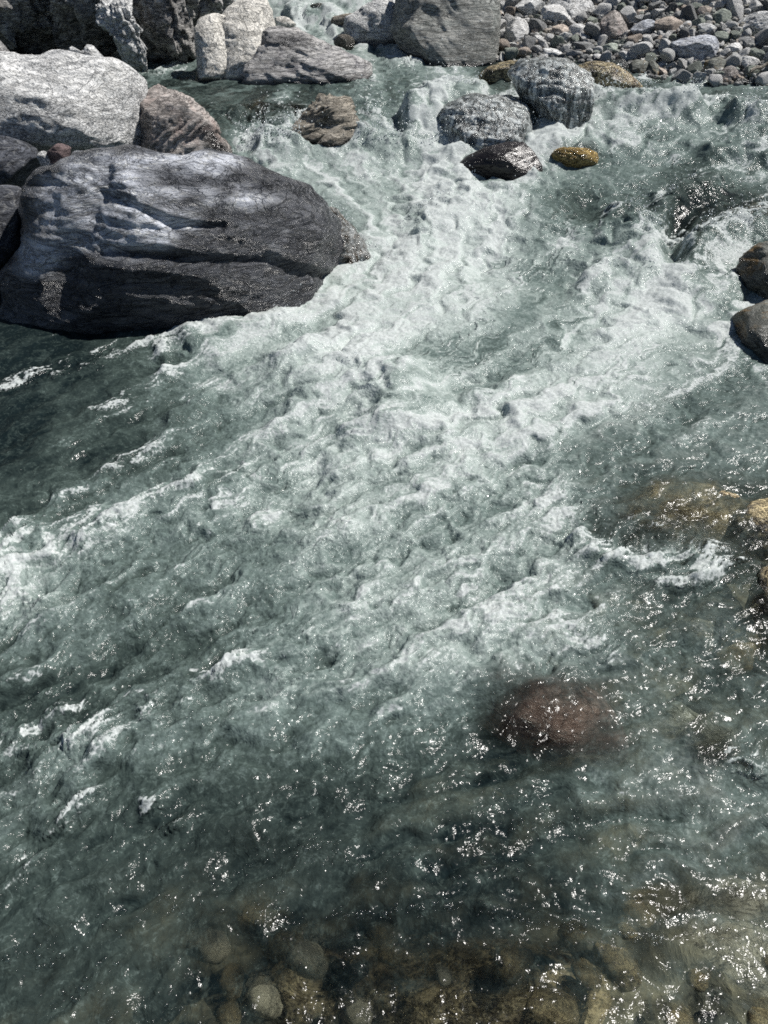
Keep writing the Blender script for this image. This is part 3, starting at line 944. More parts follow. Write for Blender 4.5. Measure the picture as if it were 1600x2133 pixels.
def big_extra(Wp, q):
    u, v = chart(Wp[:, 0], Wp[:, 1], Wp[:, 2])
    e = np.zeros(len(u))
    # long flat folds running across the face, and the gully down the left shoulder
    warp = 26 * perlin(q * 1.3, 61) + 12 * perlin(q * 3.1, 62)
    tt = (v - 0.16 * (u - 400) + warp) / 52.0
    fold = np.abs((tt % 1.0) - 0.5) * 2
    e += 0.013 * (fold ** 0.6 - 0.6)
    tt2 = (v - 0.22 * (u - 400) + 1.6 * warp) / 17.0
    e += 0.006 * (np.abs((tt2 % 1.0) - 0.5) * 2 - 0.5)
    e -= 0.045 * stroke(u, v, [(225, 330), (215, 400), (190, 470), (150, 540), (130, 620)], 22)
    e += 0.05 * stroke(u, v, [(160, 400), (110, 500), (60, 570)], 34)
    e -= 0.035 * stroke(u, v, [(250, 415), (360, 470), (470, 470)], 10)
    e -= 0.035 * stroke(u, v, [(230, 520), (400, 540), (560, 545), (690, 580)], 9)
    e += 0.05 * stroke(u, v, [(640, 480), (700, 500)], 40)
    e -= 0.015 * stroke(u, v, [(590, 400), (610, 470), (640, 560)], 16)
    return e


rock('boulder', [(60, 385), (90, 362), (140, 345), (175, 330), (215, 311), (280, 315), (320, 323), (380, 327), (425, 316), (465, 326), (530, 352), (590, 370), (630, 388), (670, 430),
                 (695, 465), (725, 495), (736, 540), (732, 580), (706, 620), (700, 690), (640, 740), (520, 760), (380, 770), (220, 760), (90, 720), (-5, 660), (5, 600), (30, 552), (58, 520), (52, 440)],
     M['slate'], 'huge slate boulder with white veins and a wet dark front, left of the rapids', base=(420, 672), push=0.75, depth=0.95, sub=7, p=2.3, noise=0.05, nscale=1.5,
     ridge=0.02, strata_amp=0.010, strata_freq=8, fine=0.008, facets=3, facet_lim=(0.86, 0.97), seed=11, wetline=0.16, wetfn=big_wet, extra=big_extra)

rock('boulder', [(-160, 120), (-60, 90), (0, 112), (78, 119), (131, 110), (175, 119), (231, 122), (266, 137), (297, 166), (312, 203), (331, 250), (352, 285), (345, 306), (294, 318), (250, 325), (150, 330), (0, 320), (-140, 330), (-210, 230)],
     M['pale'], 'large pale grey boulder, bright on its right flank and shaded underneath, behind the slate boulder', base=(200, 345), push=0.7, depth=0.8, sub=6, p=2.5, noise=0.06, ridge=0.03, strata_amp=0.012,
     facets=5, facet_lim=(0.75, 0.92), lean=0.35, seed=23, wetline=0.02, fn=lambda a, b: hit(a, b, lambda x, y: level(y) + 0.25), extra=lambda Wp, q: -0.22 * np.clip((-q[:, 2] - 0.12), 0, 0.5))

rock('boulder', [(312, 182), (337, 180), (369, 193), (394, 208), (422, 231), (444, 250), (456, 281), (481, 312), (489, 345), (470, 390), (375, 400), (300, 380), (270, 300), (285, 220)],
     M['rosy'], 'brown grey pointed boulder wedged between the pale boulder and the chute', base=(440, 345), push=0.5, depth=0.9, sub=6, noise=0.07, ridge=0.04, strata_amp=0.03, strata_dir=(-0.7, 0.2, 0.8),
     facets=8, facet_lim=(0.65, 0.9), lean=0.4, seed=31, wetline=0.15, wetfn=lambda u, v, Wp: 0.9 * stroke(u, v, [(430, 270), (470, 330)], 22))

rock('boulder', [(-120, 290), (-40, 280), (10, 288), (60, 298), (85, 325), (92, 370), (80, 405), (20, 425), (-60, 430), (-130, 400)], M['shade'], 'shade darkened bluish block at the left edge behind the slate boulder',
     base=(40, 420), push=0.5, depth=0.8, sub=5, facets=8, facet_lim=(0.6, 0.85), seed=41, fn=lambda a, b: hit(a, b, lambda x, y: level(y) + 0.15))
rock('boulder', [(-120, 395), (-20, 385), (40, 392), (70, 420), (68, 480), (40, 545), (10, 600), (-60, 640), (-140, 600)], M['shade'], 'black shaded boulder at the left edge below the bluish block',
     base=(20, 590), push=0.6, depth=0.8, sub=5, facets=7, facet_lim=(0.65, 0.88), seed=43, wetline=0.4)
rock('stone', blob(124, 322, 44, 54, 0.3, 2.2, 5, 0.16), M['redstone'], 'small reddish stone caught on the left beside the slate boulder', 'stone', base=(124, 346), sub=5, push=0.2,
     facets=9, facet_lim=(0.6, 0.85), seed=45, fn=lambda a, b: hit(a, b, lambda x, y: level(y) + 0.42))
rock('stone', blob(93, 332, 26, 38, -0.3, 2.2, 6, 0.16), M['pale'], 'small pale stone left of the reddish stone', 'stone', base=(93, 348), sub=4, push=0.2, facets=7, seed=46, fn=lambda a, b: hit(a, b, lambda x, y: level(y) + 0.42))
rock('stone', blob(166, 325, 40, 20, 0.05, 2.2, 7, 0.16), M['slate'], 'flat dark stone right of the reddish stone', 'stone', base=(166, 333), sub=4, push=0.2, facets=7, seed=47, fn=lambda a, b: hit(a, b, lambda x, y: level(y) + 0.42))
rock('stone', blob(112, 354, 40, 26, 0.1, 2.2, 8, 0.16), M['slate'], 'dark stone wedged below the reddish stone', 'stone', base=(112, 365), sub=4, push=0.2, facets=7, seed=48, fn=lambda a, b: hit(a, b, lambda x, y: level(y) + 0.36))

# brown ledge that the current sweeps over, right of the slate boulder
rock('boulder', [(640, 420), (700, 440), (740, 475), (765, 520), (792, 568), (770, 600), (720, 640), (660, 640), (620, 540)], M['ledge'], 'brown wet ledge along the right flank of the slate boulder', base=(745, 560), push=1.5,
     depth=0.6, sub=5, noise=0.08, ridge=0.05, facets=6, seed=51, wetline=1.0)

# ---- upstream rocks
rock('boulder', [(405, 60), (412, 42), (419, 36), (436, 28), (452, 27), (472, 34), (484, 60), (486, 110), (482, 156), (476, 185), (414, 185), (412, 150), (408, 110)], M['cream'], 'cream coloured pitted pillar boulder left of the folded slab',
     base=(440, 158), push=0.5, depth=0.8, sub=6, noise=0.05, ridge=0.02, strata_amp=0.008, facets=4, facet_lim=(0.75, 0.92), lean=0.5, seed=61, wetline=0.05)
rock('boulder', [(452, 44), (470, 22), (491, 4), (506, -12), (540, -14), (556, 0), (567, 27), (574, 57), (600, 90), (600, 150), (540, 185), (466, 185), (456, 120)], M['cream'], 'tall cream boulder with pitted face rising behind the folded slab',
     base=(520, 158), push=0.9, depth=0.7, sub=6, noise=0.06, ridge=0.02, strata_amp=0.01, facets=4, facet_lim=(0.75, 0.92), lean=0.7, seed=62, wetline=0.05)
rock('boulder', [(476, 128), (482, 100), (500, 86), (524, 74), (560, 58), (590, 57), (620, 62), (650, 74), (698, 98), (740, 116), (767, 131), (776, 152), (760, 185), (650, 195), (530, 195), (474, 185)], M['folded'],
     'low grey folded slab with a dark top lying across the pool', base=(620, 164), push=0.35, depth=0.7, sub=6, p=2.2, noise=0.06, ridge=0.04, strata_amp=0.03, strata_dir=(0.25, 0.2, 1), strata_freq=7, facets=5,
     facet_lim=(0.75, 0.93), lean=0.7, seed=63, wetline=0.06, wetfn=lambda u, v, Wp: 0.75 * WS(u, v, [(600, 85, 70, 22, 1.0)]))
rock('stone', blob(592, 52, 50, 34, 0.2, 2.2, 9, 0.1), M['cream'], 'small cream stone above the dark top of the folded slab', 'stone', base=(592, 66), sub=4, push=0.3, facets=5, seed=64)
rock('boulder', [(605, 268), (612, 256), (626, 244), (645, 222), (665, 199), (695, 200), (728, 203), (738, 218), (742, 240), (748, 262), (748, 290), (720, 320), (650, 320), (612, 300)], M['brown'],
     'brown layered rock fin jutting from the ledge, dark underneath', base=(680, 285), push=0.4, depth=0.8, sub=6, noise=0.06, ridge=0.04, strata_amp=0.045, strata_dir=(-0.45, 0.2, 1), strata_freq=8, facets=5, lean=0.5, seed=65,
     wetline=0.1, extra=lambda Wp, q: -0.28 * np.exp(-(((chart(Wp[:, 0], Wp[:, 1], Wp[:, 2])[0] - 672) / 40) ** 2 + ((chart(Wp[:, 0], Wp[:, 1], Wp[:, 2])[1] - 262) / 16) ** 2)))
rock('boulder', [(800, -60), (803, 0), (806, 51), (818, 92), (832, 119), (860, 150), (960, 155), (1030, 140), (1040, 93), (1046, 56), (1042, 10), (1040, -60)], M['far'],
     'massive grey green boulder with a black left face at the foot of the gravel bank', base=(930, 124), push=0.5, depth=0.9, sub=6, p=2.25, noise=0.12, nscale=1.2, ridge=0.02, strata_amp=0.008, strata_dir=(0.6, 0.2, 0.7), strata_freq=9, fine=0.006, facets=9,
     facet_lim=(0.6, 0.88), lean=0.7, seed=71, wetline=0.06)
rock('boulder', [(716, 55), (722, 34), (745, 24), (770, 5), (800, -12), (850, -10), (860, 60), (850, 105), (760, 108), (722, 88)], M['pale'], 'pale rounded boulder in the channel left of the massive grey green boulder',
     base=(770, 90), push=0.6, depth=0.8, sub=5, facets=5, lean=0.5, seed=72, wetline=0.1)
rock('stone', blob(722, 45, 64, 34, 0.1, 2.2, 11, 0.15), M['brown'], 'brown ridge stone in front of the pale channel boulder', 'stone', base=(722, 62), sub=4, push=0.2, facets=6, seed=73)
rock('stone', blob(718, 88, 46, 30, 0.35, 2.2, 12, 0.1), M['brown'], 'small rounded brown stone in the channel below the pale boulder', 'stone', base=(720, 99), sub=4, push=0.2, facets=4, seed=74, wetfn=lambda u, v, Wp: 0.6)
rock('stone', blob(666, 18, 44, 22, 0.1, 2.2, 13, 0.1), M['greenwet'], 'dark wet stone standing in the upstream fall', 'stone', base=(668, 26), sub=4, push=0.2, facets=4, seed=75, wetline=1.0)

# ---- rocks the current runs over
rock('boulder', [(905, 246), (930, 222), (955, 212), (985, 204), (1020, 204), (1068, 197), (1088, 212), (1098, 240), (1104, 265), (1100, 310), (960, 340), (910, 330), (895, 280)], M['veil'],
     'dark ledge boulder with the stream pouring over it, its blunt right end bare', base=(1000, 290), push=0.5, depth=0.8, sub=6, noise=0.06, ridge=0.03, facets=5, lean=0.5, film=True, seed=81, wetline=2.0)
rock('boulder', [(1060, 152), (1085, 130), (1130, 126), (1180, 130), (1215, 148), (1231, 164), (1233, 200), (1230, 245), (1215, 275), (1160, 275), (1110, 235), (1080, 190)], M['veil'],
     'squared boulder under a thin sheet of running water, in front of the gravel bank', base=(1180, 246), push=0.4, depth=0.8, sub=6, p=3.0, noise=0.04, ridge=0.02, facets=4, lean=0.5, film=True, seed=82, wetline=2.0)
rock('boulder', [(997, 158), (1020, 138), (1060, 128), (1110, 125), (1150, 150), (1120, 200), (1040, 205), (1000, 190)], M['caustic_brown'], 'low brown rock under the water left of the squared boulder', base=(1060, 175), push=0.5, depth=0.7, sub=5, seed=83, wetline=2.0)
rock('boulder', [(1190, 140), (1230, 126), (1275, 130), (1310, 150), (1340, 180), (1320, 210), (1230, 215), (1190, 190)], M['caustic_brown'], 'smooth dark brown rock under water at the foot of the bank', base=(1270, 190), push=0.5, depth=0.7, sub=5,
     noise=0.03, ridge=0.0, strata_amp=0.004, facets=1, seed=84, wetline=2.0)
rock('boulder', [(954, 342), (971, 325), (1012, 307), (1057, 296), (1090, 297), (1112, 316), (1130, 345), (1132, 375), (1100, 400), (990, 400), (955, 375)], M['black'], 'glossy black wet boulder humped above the white water',
     base=(1040, 358), push=0.4, depth=0.8, sub=6, p=2.2, noise=0.04, ridge=0.015, strata_amp=0.006, facets=4, facet_lim=(0.75, 0.92), seed=85, wetline=2.0)
rock('boulder', blob(1197, 330, 100, 48, 0.1, 2.3, 14, 0.08), M['gold'], 'golden brown stone glittering just under the water right of the black boulder', base=(1197, 342), push=0.3, depth=0.8, sub=5, p=2.0, noise=0.05, facets=2, seed=86, wetline=2.0)

# ---- right edge
rock('boulder', [(1536, 560), (1550, 530), (1580, 512), (1640, 490), (1760, 500), (1800, 600), (1740, 680), (1620, 680), (1570, 650), (1556, 600)], M['greenwet'], 'wet green and brown boulder cut by the right edge, the upper one',
     base=(1580, 640), push=0.7, depth=0.8, sub=6, noise=0.06, ridge=0.02, facets=5, lean=0.5, seed=91, wetline=0.4)
rock('boulder', [(1510, 676), (1530, 654), (1568, 636), (1620, 615), (1720, 610), (1800, 680), (1780, 800), (1660, 840), (1590, 800), (1560, 750), (1530, 710)], M['greenwet'], 'rounded green grey boulder with brown wet foot, lower at the right edge',
     base=(1590, 760), push=0.7, depth=0.8, sub=6, noise=0.05, ridge=0.01, strata_amp=0.006, facets=3, lean=0.5, seed=92, wetline=0.25)


# ---- stones under the clear water
def under(dz):
    return lambda a, b: hit(a, b, lambda x, y: level(y) - dz)


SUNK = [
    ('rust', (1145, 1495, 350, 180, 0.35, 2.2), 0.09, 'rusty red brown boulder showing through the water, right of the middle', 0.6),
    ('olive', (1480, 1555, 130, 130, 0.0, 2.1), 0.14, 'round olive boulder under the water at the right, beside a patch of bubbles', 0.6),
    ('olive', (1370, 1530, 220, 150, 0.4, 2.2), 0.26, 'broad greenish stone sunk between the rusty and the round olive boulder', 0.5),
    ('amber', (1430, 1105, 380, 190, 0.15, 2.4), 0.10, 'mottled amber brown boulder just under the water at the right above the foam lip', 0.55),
    ('caustic_brown', (1580, 1130, 200, 170, -0.2, 2.4), 0.03, 'dark brown boulder breaking the surface at the right edge above the foam lip', 0.6),
    ('caustic_brown', (1330, 1060, 160, 80, 0.1, 2.4), 0.14, 'brown sunken stone left of the mottled boulder', 0.5),
    ('caustic_brown', (1640, 1290, 200, 230, 0.3, 2.4), 0.0, 'dark rock at the right edge below the foam lip', 0.7),
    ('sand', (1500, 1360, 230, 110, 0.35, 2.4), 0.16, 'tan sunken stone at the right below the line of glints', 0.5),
    ('caustic_brown', (980, 2110, 560, 330, 0.12, 2.6), 0.03, 'broad brown rock with painted gold caustics along the bottom edge in the middle', 0.5),
    ('caustic_brown', (620, 2080, 330, 200, -0.15, 2.5), 0.08, 'black brown rock under the water at the bottom, left of the broad brown rock', 0.5),
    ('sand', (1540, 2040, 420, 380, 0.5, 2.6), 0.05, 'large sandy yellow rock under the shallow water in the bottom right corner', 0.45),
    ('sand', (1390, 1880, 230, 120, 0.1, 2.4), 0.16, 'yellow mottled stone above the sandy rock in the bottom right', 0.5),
    ('caustic_brown', (1360, 2010, 150, 130, 0.0, 2.4), 0.13, 'brown stone between the broad brown rock and the sandy rock', 0.5),
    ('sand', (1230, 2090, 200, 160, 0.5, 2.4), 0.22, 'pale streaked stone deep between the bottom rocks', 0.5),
    ('caustic_brown', (820, 1850, 180, 90, -0.3, 2.4), 0.20, 'dark reddish stone sunk in the bottom middle under a large bubble', 0.5),
    ('caustic_brown', (120, 2080, 300, 160, -0.2, 2.4), 0.24, 'olive brown stone deep under the glints in the bottom left corner', 0.5),
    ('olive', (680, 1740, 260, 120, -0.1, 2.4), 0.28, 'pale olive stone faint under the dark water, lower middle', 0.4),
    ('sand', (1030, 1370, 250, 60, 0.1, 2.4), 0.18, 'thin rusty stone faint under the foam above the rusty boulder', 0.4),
    ('caustic_brown', (1550, 470, 220, 80, -0.25, 2.4), 0.10, 'brown rock ridge under the smooth tongue at the right edge', 0.6),
    ('caustic_brown', (560, 230, 220, 60, -0.35, 2.4), 0.2, 'olive brown rock under the lip of the pool left of the rock fin', 0.6),
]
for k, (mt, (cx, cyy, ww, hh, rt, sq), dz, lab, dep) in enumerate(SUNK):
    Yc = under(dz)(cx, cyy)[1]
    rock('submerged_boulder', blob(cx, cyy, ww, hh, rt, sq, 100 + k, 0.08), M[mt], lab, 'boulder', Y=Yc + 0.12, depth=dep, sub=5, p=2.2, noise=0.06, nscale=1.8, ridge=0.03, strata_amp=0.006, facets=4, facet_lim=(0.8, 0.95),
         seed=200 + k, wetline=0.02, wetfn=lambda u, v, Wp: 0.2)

# cobbles lying on the bed in the shallows at the bottom and along the right side
rs = np.random.RandomState(19)
COB = []
for k in range(8):
    d, f = ico(3)
    V = d * np.array([1.0, rs.uniform(0.65, 0.95), rs.uniform(0.45, 0.7)])
    V = V * (1 + 0.42 * fbm(V * 1.3, 4, 700 + k))[:, None]
    COB.append(V)
cob_me = {}
placed = []
for k in range(600):
    if len(placed) >= 28:
        break
    if rs.uniform() < 0.75:
        cx, cyy = rs.uniform(420, 1640), rs.uniform(1880, 2190)
    else:
        cx, cyy = rs.uniform(1290, 1640), rs.uniform(1030, 1420)
    r = rs.uniform(16, 46)
    if any((cx - a) ** 2 + (cyy - b) ** 2 < (0.75 * (r + c)) ** 2 for a, b, c in placed):
        continue
    placed.append((cx, cyy, r))
    mt = ['caustic_brown', 'sand', 'amber', 'caustic_brown', 'caustic_brown'][rs.randint(5)]
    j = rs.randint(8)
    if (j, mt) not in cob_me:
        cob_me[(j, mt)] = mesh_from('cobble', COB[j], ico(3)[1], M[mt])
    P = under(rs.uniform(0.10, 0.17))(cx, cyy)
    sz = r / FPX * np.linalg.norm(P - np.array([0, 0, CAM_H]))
    hue = {'caustic_brown': 'dark brown', 'sand': 'sandy', 'amber': 'amber', 'olive': 'olive'}[mt]
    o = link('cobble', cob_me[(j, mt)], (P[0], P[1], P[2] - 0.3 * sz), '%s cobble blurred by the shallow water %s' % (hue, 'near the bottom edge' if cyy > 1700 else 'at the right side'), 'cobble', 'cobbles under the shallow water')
    o.scale = (sz, sz, sz)
    o.rotation_euler = (rs.uniform(-0.3, 0.3), rs.uniform(-0.3, 0.3), rs.uniform(0, 6.28))

# ------------------------------------------------------------------ cliff on the left bank
CL = dict(sub=6, p=3.2, noise=0.16, nscale=2.2, ridge=0.18, strata_amp=0.05, strata_dir=(1, 0.3, 0.35), strata_freq=9, fine=0.03, facets=20, facet_lim=(0.58, 0.92), wetline=0.08)
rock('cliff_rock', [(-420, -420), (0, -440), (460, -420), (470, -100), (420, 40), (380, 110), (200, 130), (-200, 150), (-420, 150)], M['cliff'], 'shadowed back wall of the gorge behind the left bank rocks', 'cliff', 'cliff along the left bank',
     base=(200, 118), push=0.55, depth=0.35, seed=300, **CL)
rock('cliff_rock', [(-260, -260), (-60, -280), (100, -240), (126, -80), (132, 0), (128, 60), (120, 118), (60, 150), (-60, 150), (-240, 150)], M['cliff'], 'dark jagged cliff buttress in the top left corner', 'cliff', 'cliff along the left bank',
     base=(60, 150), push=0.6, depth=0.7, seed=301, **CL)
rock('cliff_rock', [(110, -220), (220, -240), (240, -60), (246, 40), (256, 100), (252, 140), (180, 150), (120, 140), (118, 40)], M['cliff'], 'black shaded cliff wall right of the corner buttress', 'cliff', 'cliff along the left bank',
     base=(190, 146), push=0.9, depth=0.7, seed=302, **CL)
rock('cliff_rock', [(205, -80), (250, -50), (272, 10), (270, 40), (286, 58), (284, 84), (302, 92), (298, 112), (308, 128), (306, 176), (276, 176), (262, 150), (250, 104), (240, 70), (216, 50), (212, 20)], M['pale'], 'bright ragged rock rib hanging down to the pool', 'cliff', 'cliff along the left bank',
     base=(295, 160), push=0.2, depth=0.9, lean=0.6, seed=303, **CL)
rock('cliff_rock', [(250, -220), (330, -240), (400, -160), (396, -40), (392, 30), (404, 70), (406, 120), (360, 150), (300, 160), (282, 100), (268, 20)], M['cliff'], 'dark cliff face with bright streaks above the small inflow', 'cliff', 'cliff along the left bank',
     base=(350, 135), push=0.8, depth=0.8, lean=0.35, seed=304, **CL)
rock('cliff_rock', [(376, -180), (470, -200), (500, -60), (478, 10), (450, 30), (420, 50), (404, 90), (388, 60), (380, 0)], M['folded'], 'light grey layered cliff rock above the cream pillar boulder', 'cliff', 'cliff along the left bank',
     base=(410, 90), push=1.2, depth=0.8, lean=0.6, seed=305, **CL)
rock('cliff_rock', [(-120, 60), (-40, 70), (10, 84), (30, 100), (46, 118), (20, 150), (-100, 150)], M['folded'], 'grey rock hump on top of the pale boulder at the left edge', 'rock', base=(10, 118), push=0.3, depth=0.8, sub=5, facets=6, seed=306,
     fn=lambda a, b: hit(a, b, lambda x, y: level(y) + 0.55))
rock('cliff_rock', [(60, 128), (90, 116), (125, 107), (160, 112), (172, 125), (150, 150), (70, 150)], M['slate'], 'low dark rock behind the crest of the pale boulder', 'rock', base=(120, 125), push=0.3, depth=0.8, sub=5, facets=6, seed=307,
     fn=lambda a, b: hit(a, b, lambda x, y: level(y) + 0.55))
rock('cliff_rock', [(140, 118), (146, 92), (156, 98), (164, 112), (174, 104), (182, 86), (197, 97), (210, 113), (224, 128), (200, 150), (150, 150)], M['pale'], 'jagged pale rock standing behind the pale boulder', 'rock', base=(192, 126), push=0.3, depth=0.8, sub=5, facets=6, seed=308,
     fn=lambda a, b: hit(a, b, lambda x, y: level(y) + 0.55))

# ------------------------------------------------------------------ bank stones
NAMED = [
    ('b_white', 1080, 65, 66, 50, 0.5, 'white topped block right of the massive boulder'),
    ('b_white', 1162, 32, 70, 44, 0.35, 'bright white block, second large one from the massive boulder'),
    ('b_grey', 1103, 20, 62, 44, -0.2, 'speckled grey block behind the white topped block'),
    ('b_dark', 1118, 57, 54, 32, 0.1, 'smooth dark grey stone between the two white blocks'),
    ('pale', 1190, 10, 120, 66, 0.1, 'big light grey boulder at the top edge behind the white blocks'),
    ('b_tan', 1162, 64, 50, 22, -0.3, 'flat reddish brown stone below the bright white block'),
    ('b_white', 1204, 63, 34, 30, -0.2, 'white oval stone right of the flat reddish stone'),
    ('b_dark', 1213, 98, 58, 24, -0.1, 'long dark grey stone above the black shaded stone'),
    ('b_dark', 1194, 114, 46, 20, 0.1, 'black shaded stone at the water below the long dark stone'),
    ('b_white', 1177, 79, 30, 22, 0.1, 'small white stone with a black shaded underside'),
    ('b_grey', 1150, 111, 52, 22, 0.1, 'pale flat stone at the water right of the massive boulder'),
    ('b_white', 1120, 83, 26, 22, 0.1, 'small pale cube shaped stone below the smooth dark stone'),
    ('b_tan', 1042, 31, 18, 16, 0.1, 'little dark red stone against the massive boulder'),
    ('rosy', 1277, 60, 62, 68, 0.0, 'big lumpy brown grey boulder in the middle of the bank'),
    ('slate', 1340, 62, 54, 44, -0.3, 'blue grey angular block right of the lumpy boulder'),
    ('b_tan', 1392, 52, 58, 44, 0.2, 'brown grey wedge stone right of the blue grey block'),
    ('b_dark', 1318, 14, 32, 28, -0.4, 'dark grey wedge stone near the top edge'),
    ('b_tan', 1337, 28, 46, 15, -0.15, 'flat orange stone above the blue grey block'),
    ('b_white', 1432, 52, 25, 16, 0.1, 'white egg shaped stone right of the brown grey wedge'),
    ('b_green', 1502, 38, 50, 32, -0.7, 'tilted grey green slab standing in the upper bank'),
    ('pale', 1580, 50, 110, 46, -0.1, 'wide flat pale slab at the right edge'),
    ('slate', 1446, 104, 112, 56, -0.08, 'broad dark boulder with a deep black shadow under it, low in the bank'),
    ('b_white', 1528, 102, 48, 24, -0.5, 'white wedge stone right of the broad dark boulder'),
    ('b_dark', 1556, 88, 44, 25, 0.1, 'dark oval stone below the wide flat slab'),
    ('b_green', 1574, 114, 36, 28, 0.6, 'green oval stone near the right edge'),
    ('b_white', 1558, 132, 62, 26, 0.15, 'white dotted long stone near the right edge'),
    ('rosy', 1520, 156, 36, 34, -0.4, 'pinkish brown stone with a wet red foot at the water'),
    ('b_green', 1564, 151, 44, 26, -0.3, 'green grey stone under the white dotted stone'),
    ('greenwet', 1488, 138, 50, 36, -0.2, 'blue green wet stone at the water right of the deep shadow'),
    ('b_wet', 1290, 141, 40, 34, 0.2, 'black wet stone at the water left of the pale green stone'),
    ('greenwet', 1329, 143, 46, 38, 0.1, 'pale green wet stone at the water'),
    ('greenwet', 1362, 145, 32, 38, 0.2, 'tall dark green wet stone left of the small tan stone'),
    ('b_tan', 1379, 151, 23, 21, 0.1, 'small tan stone at the water beside the deep shadow'),
    ('b_green', 1273, 102, 42, 27, -0.2, 'grey green oval stone below the lumpy boulder'),
    ('b_grey', 1309, 98, 32, 22, -0.3, 'blue grey stone right of the grey green oval'),
    ('b_dark', 1220, 122, 26, 18, 0.1, 'small rounded dark stone at the water'),
    ('b_dark', 1363, 109, 28, 15, 0.1, 'dark wedge stone in the pale pebbles'),
    ('b_tan', 1376, 82, 15, 16, 0.1, 'little orange stone below the brown grey wedge'),
    ('b_tan', 1471, 24, 36, 23, 0.1, 'lumpy light brown stone near the top edge'),
    ('b_tan', 1427, 20, 21, 19, 0.1, 'small dark red brown stone near the top edge'),
    ('b_white', 1452, 4, 40, 18, 0.1, 'white box shaped stone on the top edge'),
    ('b_wet', 1545, 172, 38, 14, -0.1, 'dark flat wet stone lying in the water edge'),
    ('b_white', 1245, 120, 26, 16, 0.1, 'pale rounded stone at the water between two dark ones'),
    ('b_grey', 1470, 62, 44, 26, 0.2, 'brownish grey stone above the broad dark boulder'),
    ('b_green', 1505, 78, 40, 24, 0.1, 'light grey green stone right of the broad dark boulder'),
]


def on_bank(a, b):
    return hit(a, b, lambda x, y: np.maximum(bank_z(x, y), level(y)))


circ = []
for k, (mt, cx, cyy, ww, hh, rt, lab) in enumerate(NAMED):
    big = ww > 60
    o = rock('stone', blob(cx, cyy, ww * 1.04, hh * 1.06, rt, 2.5 if big else 2.3, 300 + k, 0.13), M[mt], lab, 'stone', 'stones of the gravel bank', base=(cx, cyy + hh * 0.28), push=0.15, depth=0.85, sub=5 if big else 4, p=2.5,
             noise=0.10, nscale=1.3, ridge=0.03, strata_amp=0.012, facets=12, facet_lim=(0.52, 0.85), lean=0.45, seed=400 + k, wetline=0.05, fn=on_bank)
    circ.append((cx, cyy, 0.40 * (ww + hh) / 2 * 1.05, 0.46 * ww, 0.42 * hh))

STONE_ME = []
rs = np.random.RandomState(77)
for k in range(12):
    d, f = ico(4)
    ell = np.array([1.0, rs.uniform(0.65, 0.95), rs.uniform(0.5, 0.85)])
    V = d / (np.abs(d) ** 2.4).sum(1)[:, None] ** (1 / 2.4) * ell
    for j in range(9):
        n = rs.normal(size=3); n /= np.linalg.norm(n)
        pr = V @ n
        V = V - n * (np.maximum(pr - pr.max() * rs.uniform(0.42, 0.78), 0) * 0.97)[:, None]
    V = V * (1 + 0.13 * fbm(V * 1.3, 4, 500 + k) + 0.03 * fbm(V * 5, 3, 530 + k))[:, None]
    STONE_ME.append(V)
_stone_cache = {}


def stone_mesh(k, mt):
    if (k, mt) not in _stone_cache:
        _stone_cache[(k, mt)] = mesh_from('stone', STONE_ME[k], ico(4)[1], M[mt])
    return _stone_cache[(k, mt)]


MIX = ['b_grey'] * 8 + ['b_white'] * 8 + ['b_dark'] * 3 + ['b_green'] * 3 + ['b_tan'] * 1
SHORT = {}
for nm in NAMED:
    t = nm[-1]
    for sep in (' right of', ' left of', ' behind', ' below', ' between', ' above', ' at the', ' near', ' in the', ' with ', ' against', ' under', ' beside', ' lying', ' standing', ' on the', ','):
        t = t.split(sep)[0]
    SHORT.setdefault(t, (nm[1], nm[2]))
HUE = {'b_grey': 'grey', 'b_white': 'whitish', 'b_dark': 'dark slate', 'b_green': 'greenish grey', 'b_tan': 'tan'}
used_labels = set()


def place_label(x, y, r, mt):
    size = 'large' if r > 15 else 'middle sized' if r > 10 else 'small'
    near_named = sorted(SHORT.items(), key=lambda kv: (kv[1][0] - x) ** 2 + (kv[1][1] - y) ** 2)
    for t, (a, b) in near_named[:4]:
        ddx, ddy = x - a, y - b
        if abs(ddx) > abs(ddy):
            d = 'right of' if ddx > 0 else 'left of'
        else:
            d = 'below' if ddy > 0 else 'above'
        lab = '%s %s stone just %s the %s' % (size, HUE[mt], d, t)
        if lab not in used_labels:
            used_labels.add(lab)
            return lab
    return None


KINDL = {'b_grey': 'grey rounded stone among the heaped stones of the gravel bank', 'b_white': 'whitish stone among the heaped stones of the gravel bank', 'b_dark': 'dark slate stone among the heaped stones of the gravel bank',
         'b_green': 'greenish grey stone among the heaped stones of the gravel bank', 'b_tan': 'tan or pinkish stone among the heaped stones of the gravel bank'}


def bank_edge_px(x):
    return np.interp(x, [1030, 1250, 1330, 1420, 1500, 1600, 1800], [124, 128, 158, 166, 174, 178, 190])


